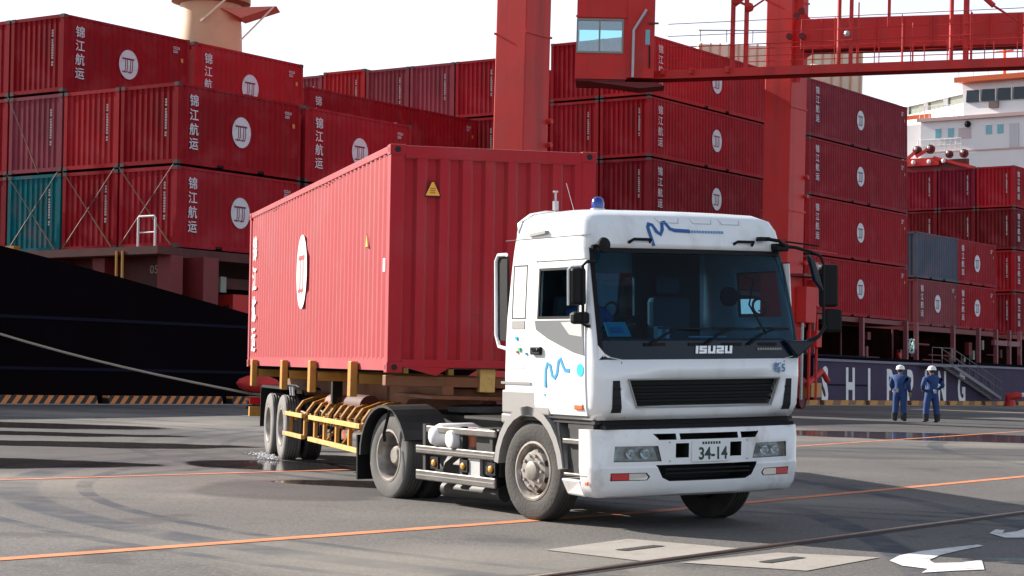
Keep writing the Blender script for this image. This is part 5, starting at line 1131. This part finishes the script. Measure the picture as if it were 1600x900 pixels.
tb('card_print', MB().box(1.11, 1.115, -.93, -.80, 1.92, 1.97) if 0 else MB().prism([(1.145, -.95, 1.92), (1.135, -.80, 1.92), (1.115, -.82, 1.97), (1.12, -.95, 1.97)], (.004, 0, .002)), logo_blue, dc)
tb('cab_cup', MB().box(.98, 1.05, -.35, -.30, 1.86, 1.98), shipwhite); tb('cab_cup', MB().box(.98, 1.05, -.25, -.21, 1.86, 1.96), shipwhite)
tb('paper', MB().box(1.0, 1.02, .05, .5, 1.87, 1.885), shipwhite)
q = MB(); q.lathe([(0, 0), (.10, 0), (.10, .04), (0, .06)], (1.02, .52, 2.28), (1, 0, 0), 18); tb('round_inner_mirror', q, blackm)
q = MB(); q.tube([(1.14, .60, 2.5), (1.10, .78, 2.45), (1.08, .74, 2.2), (1.12, .92, 1.9)], .010, 6); tb('inner_cable', q, blackm)
q = MB(); q.lathe([(.085, -.015), (.10, 0), (.085, .015), (.07, 0)], (1.0, .93, 2.18), (1, 0, .2), 18, True); tb('red_ring', q, cranered)
# bumper with real openings
mb = MB(); BZ = [.335, .36, .43, .62, .64, .90, .965, .99]
def bring(z):
    k_ = {.335: (1.13, 1.30, .16), .36: (1.17, 1.36, .18), .43: (1.21, 1.41, .18)}.get(z, (1.235, 1.44 if z < .95 else 1.42, .19)); w_, f_, bow = k_
    if z == .62: w_ -= .0; f_ -= .0
    if z == .64: f_ += -.012
    pts = [(1.0, -w_+.06), (1.0, -w_), (1.16, -w_)]; yc = -(w_-.14); xe = f_-bow*(abs(yc)/w_)**2
    for i in range(1, 5): a = i/4*math.pi/2; pts.append((1.16+(xe-1.16)*math.sin(a), yc-(w_+yc)*math.cos(a)))
    for y in (-.9, -.7, -.5, -.25): pts.append((f_-bow*(abs(y)/w_)**2, y))
    full = pts+[(f_, 0)]+[(x, -y) for x, y in pts[::-1]]
    return [(x, y, z) for x, y in full]
vs = []; n = len(bring(.43))
for z in BZ: vs += bring(z)
fs = [(a*n+i, a*n+(i+1) % n, (a+1)*n+(i+1) % n, (a+1)*n+i) for a in range(len(BZ)-1) for i in range(n)]+[tuple(range(n))[::-1], tuple((len(BZ)-1)*n+i for i in range(n))]
mb.add(vs, fs); bo = mb.build('bumper', [white2, darkm], truck)
cut = MB(); cut.cur = 1
def cutp(P): cut.prism([(1.0+.0, y, z) for y, z in P] if 0 else [(1.08, y, z) for y, z in P], (.8, 0, 0))
for s_ in (1, -1):
    cutp([(s_*1.02, .83), (s_*.58, .83), (s_*.54, .68), (s_*1.03, .68)])       # headlight
    cutp([(s_*1.06, .575), (s_*.70, .575), (s_*.66, .535), (s_*.69, .50), (s_*1.06, .50)])
    cutp([(s_*.63, .945), (s_*.385, .945), (s_*.385, .885), (s_*.57, .885)])
    cutp([(s_*.33, .865), (s_*.16 if 0 else s_*.33, .70), (s_*.175, .70), (s_*.175, .865)] if 0 else [(s_*.39, .85), (s_*.245, .85), (s_*.245, .71), (s_*.39, .71)])
cutp([(-.345, .945), (.345, .945), (.345, .885), (-.345, .885)])
cutp([(-.60, .645), (.60, .645), (.53, .52), (.45, .485), (-.45, .485), (-.53, .52)])
co = cut.build('cutter', [white2, darkm])
md = bo.modifiers.new('b', 'BOOLEAN'); md.operation = 'DIFFERENCE'; md.object = co; md.solver = 'EXACT'
bpy.context.view_layer.update()
co.parent = truck; bpy.context.view_layer.update()
me = bpy.data.meshes.new_from_object(bo.evaluated_get(bpy.context.evaluated_depsgraph_get())); bo.modifiers.clear(); bo.data = me
me.polygons.foreach_set('use_smooth', [True]*len(me.polygons)); me.set_sharp_from_angle(angle=R(30))
bpy.data.objects.remove(co); bo.matrix_local = ROLLM
bfx = lambda y: 1.44-.19*(abs(y)/1.235)**2
tb('bumper_top', MB().box(1.02, 1.30, -1.12, 1.12, .992, 1.03), blackm)
tb('dark_gap', MB().box(.9, 1.22, -1.1, 1.1, 1.0, 1.10), darkm)
for s_ in (1, -1):
    xx = bfx(.8)-.055
    P4 = [(s_*1.00, .825), (s_*.59, .825), (s_*.55, .685), (s_*1.01, .685)]
    hl = tb('headlight', MB().prism([(bfx(y)-.085, y, z) for y, z in P4], (.02, 0, 0)), mat('reflector_silver', (.34, .36, .37), .25, metal=.7, noise=.5, nscale=22))
    for cy_, r_ in ((.86, .048), (.71, .052)): tb('lamp_bowl', MB().lathe([(r_, .045), (r_*.8, .02), (r_*.4, .0), (0, -.005)], (bfx(cy_)-.062, s_*cy_, .755), (1, 0, 0), 18), chrome, hl, smooth=50); tb('bulb', MB().sphere((bfx(cy_)-.04, s_*cy_, .755), .016, 8), shipwhite, hl)
    tb('headlight_lens', MB().prism([(bfx(y)-.012, y, z) for y, z in P4], (.006, 0, 0)), lensm, hl)
    o = tb('turn_lamp', MB().prism([(bfx(y)-.03, y, z) for y, z in ((s_*1.05, .568), (s_*.88, .568), (s_*.88, .507), (s_*1.05, .507))], (.02, 0, 0)), red_l)
    tb('fog_lamp', MB().prism([(bfx(y)-.03, y, z) for y, z in ((s_*.875, .568), (s_*.71, .568), (s_*.68, .535), (s_*.70, .507), (s_*.875, .507))], (.018, 0, 0)), chrome)
    tb('bumper_bolt', MB().lathe([(0, 0), (.008, 0), (.008, .004), (0, .004)], (bfx(.45)-.001, s_*.46, .86), (1, 0, 0), 8), gray)
    tb('bumper_bolt', MB().lathe([(0, 0), (.008, 0), (.008, .004), (0, .004)], (bfx(.45)-.001, s_*.46, .68), (1, 0, 0), 8), gray)
    q = MB(); q.hexa([(.62, s_*1.13, .335), (1.01, s_*1.17, .335), (1.01, s_*.8, .335), (.62, s_*.8, .335)], [(.64, s_*1.225, .50), (1.005, s_*1.232, .50), (1.005, s_*.8, .50), (.64, s_*.8, .50)]); tb('side_skirt', q, white2, bevel=.02)
    tb('corner_lamp', MB().box(1.12, 1.17, min(s_*1.245, s_*1.23), max(s_*1.245, s_*1.23), .455, .495), orange_l, bevel=.006)
for z in (.60, .56): tb('intake_slat', MB().box(1.36, 1.40, -.5, .5, z-.008, z+.008), blackm)
pl_ = tb('number_plate', MB().box(bfx(.1)-.012, bfx(.1)+.008, -.22, .22, .665, .875), platem, bevel=.006)
tb_me('plate_number', text_mesh('34-14', .165, .001, .90, .004, plate_g), Matrix.Translation((bfx(.1)+.010, .025, .690)) @ Euler(FRONT_X).to_matrix().to_4x4(), pl_)
for i in range(7): tb('plate_mark', MB().box(bfx(.1)+.008, bfx(.1)+.010, -.10+i*.032, -.078+i*.032, .835, .86), plate_g, pl_)
# chassis of the tractor
for y in (-.42, .42): tb('frame_rail', MB().box(-4.1, .9, y-.04, y+.04, .72, .98), dusty)
tb('engine', MB().box(-.4, .9, -.38, .38, .45, 1.0), dusty); tb('rear_cross_member', MB().box(-4.15, -4.05, -.5, .5, .7, 1.0), dusty)
tb('fifth_wheel', MB().lathe([(0, 0), (.5, 0), (.5, .06), (0, .06)], (-2.9, 0, 1.02), (0, 0, 1), 24), dusty)
for s_ in (-1, 1): tb('tail_lamp', MB().box(-4.2, -4.15, s_*.8-.15, s_*.8+.15, .62, .74), red_l)
tb('deck_plate', MB().box(-1.9, -.6, -.9, .9, .99, 1.02), dusty)
tb('cab_rear_frame', MB().box(-.72, -.56, -.95, .95, .95, 1.5), dusty)
for y in (-.5, .3): tb('air_hose', MB().tube([(-.6, y, 1.6), (-.9, y, 1.25), (-1.4, y*.6, 1.15), (-2.0, y*.3, 1.2)], .02, 6), hosem)
for s_ in (-1, 1):
    yy = s_*1.19
    for z, hh in ((.87, .075), (.64, .09), (.36, .11)):
        x0 = -2.50 if z < .8 else -2.25
        tb('side_rail', MB().box(x0, -.72, min(yy, yy-s_*.03), max(yy, yy-s_*.03), z-hh/2, z+hh/2), alum, bevel=.012)
        if hh > .08: tb('side_rail_rib', MB().box(x0+.02, -.74, min(yy+s_*.004, yy), max(yy+s_*.004, yy), z-.006, z+.006), gray)
    for x in (-2.35, -1.5, -.85): tb('rail_bracket', MB().box(x-.03, x+.03, min(yy-s_*.03, yy-s_*.10), max(yy-s_*.03, yy-s_*.10), .30, .92), dusty)
    for x in (-2.08, -1.42, -.82):
        o = tb('marker_lamp', MB().box(x-.05, x+.05, min(yy+s_*.01, yy-s_*.03), max(yy+s_*.01, yy-s_*.03), .47, .53) if 0 else MB().box(x-.085, x+.085, min(yy-s_*.012, yy-s_*.04), max(yy-s_*.012, yy-s_*.04), .44, .57), blackm)
        tb('marker_lens', MB().sphere((x, yy-s_*.005, .505), .042, 10, (1.1, .5, .9)), amber, o, smooth=60)
    # tanks behind the rails
    tb('air_tank', MB().lathe([(0, -.33), (.09, -.30), (.135, -.2), (.135, .2), (.09, .30), (0, .33)], (-2.05, s_*.92, .80), (0, 1, 0), 18), shipwhite if s_ < 0 else dusty, smooth=50)
    tb('air_tank', MB().lathe([(0, -.33), (.09, -.30), (.12, -.2), (.12, .2), (.09, .30), (0, .33)], (-1.66, s_*.92, .78), (0, 1, 0), 18), shipwhite if s_ < 0 else dusty, smooth=50)
    tb('filter_can', MB().cyl((-1.45, s_*1.0, .70), (-1.45, s_*1.0, .90), .085), mat('filter_orange', (.50, .13, .07), .5) if s_ < 0 else dusty)
    tb('battery_box', MB().box(-1.25, -.75, min(s_*1.12, s_*.6), max(s_*1.12, s_*.6), .42, .92), dusty, bevel=.02)
    tb('fuel_tank', MB().cyl((-2.4, s_*.80, .42), (-1.3, s_*.80, .42), .2), dusty, smooth=40)
    tb('rear_panel', MB().box(-1.35, -1.1, min(s_*1.155, s_*1.1), max(s_*1.155, s_*1.1), .40, .60), galv)
    tb('exhaust', MB().cyl((-2.3, s_*.9, .20), (-1.0, s_*.9, .23), .09), dusty, smooth=40)
    # rear fender arc
    q = MB(); rc = Vector((-3.22, 0, .50)); rr_ = .575
    for i in range(14):
        a0, a1 = R(22+i*11.2), R(22+(i+1)*11.2)
        p0 = (rc.x+math.cos(a0)*rr_, rc.z+math.sin(a0)*rr_); p1 = (rc.x+math.cos(a1)*rr_, rc.z+math.sin(a1)*rr_); o0 = (rc.x+math.cos(a0)*(rr_+.03), rc.z+math.sin(a0)*(rr_+.03)); o1 = (rc.x+math.cos(a1)*(rr_+.03), rc.z+math.sin(a1)*(rr_+.03))
        q.hexa([(p0[0], s_*1.24, p0[1]), (p1[0], s_*1.24, p1[1]), (p1[0], s_*.66, p1[1]), (p0[0], s_*.66, p0[1])], [(o0[0], s_*1.24, o0[1]), (o1[0], s_*1.24, o1[1]), (o1[0], s_*.66, o1[1]), (o0[0], s_*.66, o0[1])])
    tb('rear_fender', q, dusty, smooth=30)
    tb('mud_flap', MB().box(-3.90, -3.87, min(s_*1.24, s_*.66), max(s_*1.24, s_*.66), .22, .74), blackm)
    tb('fender_edge', MB().tube([(-2.70, s_*1.25, .60), (-2.66, s_*1.25, .45), (-2.68, s_*1.25, .30)], .016, 6), gray)
    tb('fender_stay', MB().tube([(-3.0, s_*1.26, 1.05), (-3.12, s_*1.27, .78), (-3.2, s_*1.22, .70)], .02, 6), blackm)
    wheel(truck, (-3.22, s_*1.04, .49), (0, s_, 0), .50, .27, 'in', mat('drive_tyre', (.090, .085, .082), .85, noise=.2, nscale=4)); wheel(truck, (-3.22, s_*.70, .49), (0, -s_, 0), .50, .27, 'in')
    sa = R(6)
    wheel(truck, (0.02, s_*1.05, .495), (-math.sin(sa)*s_, math.cos(sa)*s_, 0), .50, .28, 'out')
tb('front_axle', MB().cyl((0, -.9, .42), (0, .9, .42), .07), dusty); tb('rear_axle', MB().cyl((-3.22, -.9, .49), (-3.22, .9, .49), .11), dusty)

# ------------------------------------------------------------------ people
def figure(name, M, joints, edges, rad, parts, label, cat='person', group=None):
    t = empty(name, M, label, cat, group)
    return t
def skin_body(par, name, V, E, Rr, m_, sub=1):
    me = bpy.data.meshes.new(name); me.from_pydata(V, E, []); me.materials.append(m_)
    o = bpy.data.objects.new(name, me); COL.objects.link(o); o.parent = par
    s = o.modifiers.new('skin', 'SKIN'); s.use_smooth_shade = True
    for i, r_ in enumerate(Rr):
        v = me.skin_vertices[0].data[i]; v.radius = r_ if isinstance(r_, tuple) else (r_, r_); v.use_root = (i == 0)
    sb = o.modifiers.new('sub', 'SUBSURF'); sb.levels = sub; sb.render_levels = sub+1
    bpy.context.view_layer.update(); me2 = bpy.data.meshes.new_from_object(o.evaluated_get(bpy.context.evaluated_depsgraph_get())); o.modifiers.clear(); o.data = me2
    if not me2.materials: me2.materials.append(m_)
    me2.polygons.foreach_set('use_smooth', [True]*len(me2.polygons)); return o
def hand(par, wrist, d, side):
    wrist = Vector(wrist); d = Vector(d).normalized(); sx = Vector((1, 0, 0))*side; sx = (sx-d*sx.dot(d)).normalized(); V = [tuple(wrist), tuple(wrist+d*.06)]; E = [(0, 1)]; Rr = [.025, .033]
    for i in range(4):
        o_ = (i-1.5)*.018; a = wrist+d*.085+Vector((0, 1, 0))*o_; b_ = wrist+d*(.125+.01*(i in (1, 2)))+Vector((0, 1, 0))*o_*1.1-sx*.012; c = wrist+d*(.155+.014*(i in (1, 2)))+Vector((0, 1, 0))*o_*1.1-sx*.03
        n0 = len(V); V += [tuple(a), tuple(b_), tuple(c)]; E += [(1, n0), (n0, n0+1), (n0+1, n0+2)]; Rr += [.010, .009, .008]
    n0 = len(V); V += [tuple(wrist+d*.05+Vector((0, -.035, 0))), tuple(wrist+d*.09+Vector((0, -.05, 0)))]; E += [(1, n0), (n0, n0+1)]; Rr += [.011, .009]
    return skin_body(par, 'hand', V, E, Rr, skinm, 0)
def worker(loc, yaw, label, arms, stance=.11, om=overall, hs=1.0):
    """standing worker; local x forward (away from the viewer), y left"""
    t = empty('person', Matrix.Translation(loc) @ Matrix.Rotation(yaw, 4, 'Z') @ Matrix.Diagonal((1.16, 1.16, hs, 1)), label, 'person', 'dock workers standing on the quay')
    s = stance
    V = [(0, 0, .95), (0, 0, 1.10), (-.01, 0, 1.28), (-.01, 0, 1.42), (0, 0, 1.50), (0, 0, 1.56)]; Rr = [(.175, .15), (.17, .14), (.20, .15), (.185, .125), (.066, .066), (.058, .058)]; E = [(0, 1), (1, 2), (2, 3), (3, 4), (4, 5)]
    for sg in (1, -1):
        n = len(V); V += [(0, sg*.095, .88), (.0, sg*(s+.01), .50), (-.02, sg*(s+.03), .14), (-.02, sg*(s+.03), .10)]; Rr += [(.125, .125), (.098, .098), (.084, .088), (.076, .08)]; E += [(0, n), (n, n+1), (n+1, n+2), (n+2, n+3)]
        sh, el, wr = arms[0 if sg > 0 else 1]; n = len(V); V += [(0, sg*.20, 1.42), tuple(el), tuple(wr)]; Rr += [(.088, .088), (.068, .068), (.052, .052)]; E += [(3, n), (n, n+1), (n+1, n+2)]
    skin_body(t, 'overalls', V, E, Rr, om, 1)
    for i, sg in enumerate((1, -1)):
        hand(t, arms[i][2], Vector(arms[i][2])-Vector(arms[i][1]), sg)
        mb = MB(); y = sg*(s+.035); mb.sphere((.05, y, .045), .05, 10, (2.5, 1.0, .95), -.9); mb.cyl((-.025, y, .03), (-.025, y, .27), .075, .092, 12); mb.build('boot', bootm, t, smooth=50)
    mb = MB(); mb.sphere((.01, 0, 1.645), .098, 14, (1.0, .84, 1.2)); mb.cyl((0, 0, 1.50), (0, 0, 1.60), .052, n=12); mb.sphere((.108, 0, 1.63), .018, 6)
    for sg in (1, -1): mb.sphere((0, sg*.085, 1.635), .022, 8, (.8, .5, 1.3))
    hd = mb.build('head', skinm, t, smooth=60)
    for sg in (1, -1): MB().sphere((.093, sg*.032, 1.655), .011, 6).build('eye', hairm, hd)
    MB().box(.098, .106, -.025, .025, 1.585, 1.592).build('mouth', mat('lips', (.30, .10, .08), .6), hd)
    MB().sphere((-.015, 0, 1.625), .10, 12, (.98, .86, .95), -.35).build('hair', hairm, t, smooth=60)
    hm = MB().lathe([(.130, 0), (.120, .012), (.114, .06), (.096, .105), (.055, .135), (0, .146)], (.0, 0, 1.67), (0, 0, 1), 20).build('helmet', helmet, t, smooth=50)
    MB().prism([(.10, -.09, 1.672), (.19, -.06, 1.662), (.205, 0, 1.66), (.19, .06, 1.662), (.10, .09, 1.672)], (0, 0, .012)).build('helmet_peak', helmet, hm)
    MB().lathe([(.200, -.02), (.206, 0), (.200, .02)], (0, 0, 1.02), (0, 0, 1), 16).build('belt', overall2, t).scale = (.88, 1, 1)
    MB().box(-.215, -.19, -.02, .06, .93, 1.05).build('pouch', mat('pouch_grey', (.35, .36, .36), .7), t)
    return t
# they look away toward the ship
vd = R(90)
worker((12.62, 67.6, -.003), R(62), 'worker in blue overalls and white helmet, hands at his sides, left of two', [(None, (-.03, .26, 1.17), (.10, .22, .98)), (None, (-.04, -.26, 1.16), (.06, -.26, .93))], .10)
worker((13.52, 67.0, -.003), R(112), 'worker in blue overalls and white helmet with elbows out, right of two', [(None, (-.08, .33, 1.18), (.12, .20, 1.02)), (None, (-.10, -.33, 1.18), (.12, -.20, 1.03))], .15, overall2)
# driver at the wheel (right hand drive)
Md = MTR @ ROLLM @ Matrix.Translation((.12, -.58, 1.66))
dv = empty('person', Md, 'driver in a blue shirt sitting behind the windscreen at the wheel', 'person')
V = [(0, 0, .05), (0, 0, .25), (.0, 0, .45), (0, 0, .56)]; Rr = [(.17, .12), (.16, .11), (.17, .11), (.06, .06)]; E = [(0, 1), (1, 2), (2, 3)]
for sg in (1, -1):
    n = len(V); V += [(.02, sg*.19, .46), (.18, sg*.24, .24), (.40, sg*.18, .30)]; Rr += [.06, .05, .04]; E += [(2, n), (n, n+1), (n+1, n+2)]
    n = len(V); V += [(.20, sg*.12, .05), (.48, sg*.14, .02)]; Rr += [.085, .07]; E += [(0, n), (n, n+1)]
skin_body(dv, 'body', V, E, Rr, shirt, 1)
mb = MB(); mb.sphere((.02, 0, .68), .095, 14, (1, .85, 1.2)); mb.sphere((.115, 0, .67), .018, 6); mb.build('head', skinm, dv, smooth=60)
MB().sphere((-.01, 0, .705), .105, 12, (1, .92, 1.05), -.1).build('hair', hairm, dv, smooth=60)
for sg in (1, -1): hand(dv, (.40, sg*.18, .30), (1, 0, .1), sg)

# water thrown up by the trailer wheels
mb = MB(); rr = random.Random(5)
for i in range(520):
    a = rr.choice((-.62, -.55, .45)); P_0 = MG @ Vector((8.9+a+rr.gauss(0, .16), .02+abs(rr.gauss(0, .10)), 0)); z = abs(rr.gauss(0, .022)); mb.sphere((P_0.x, P_0.y, zg(P_0.y)+z+.008), rr.uniform(.005, .015), 6)
o = mb.build('water_spray', mat('foam', (.55, .56, .58), .4), smooth=60); tag(o, 'white splash of water at the trailer wheels', 'spray', kind='stuff')
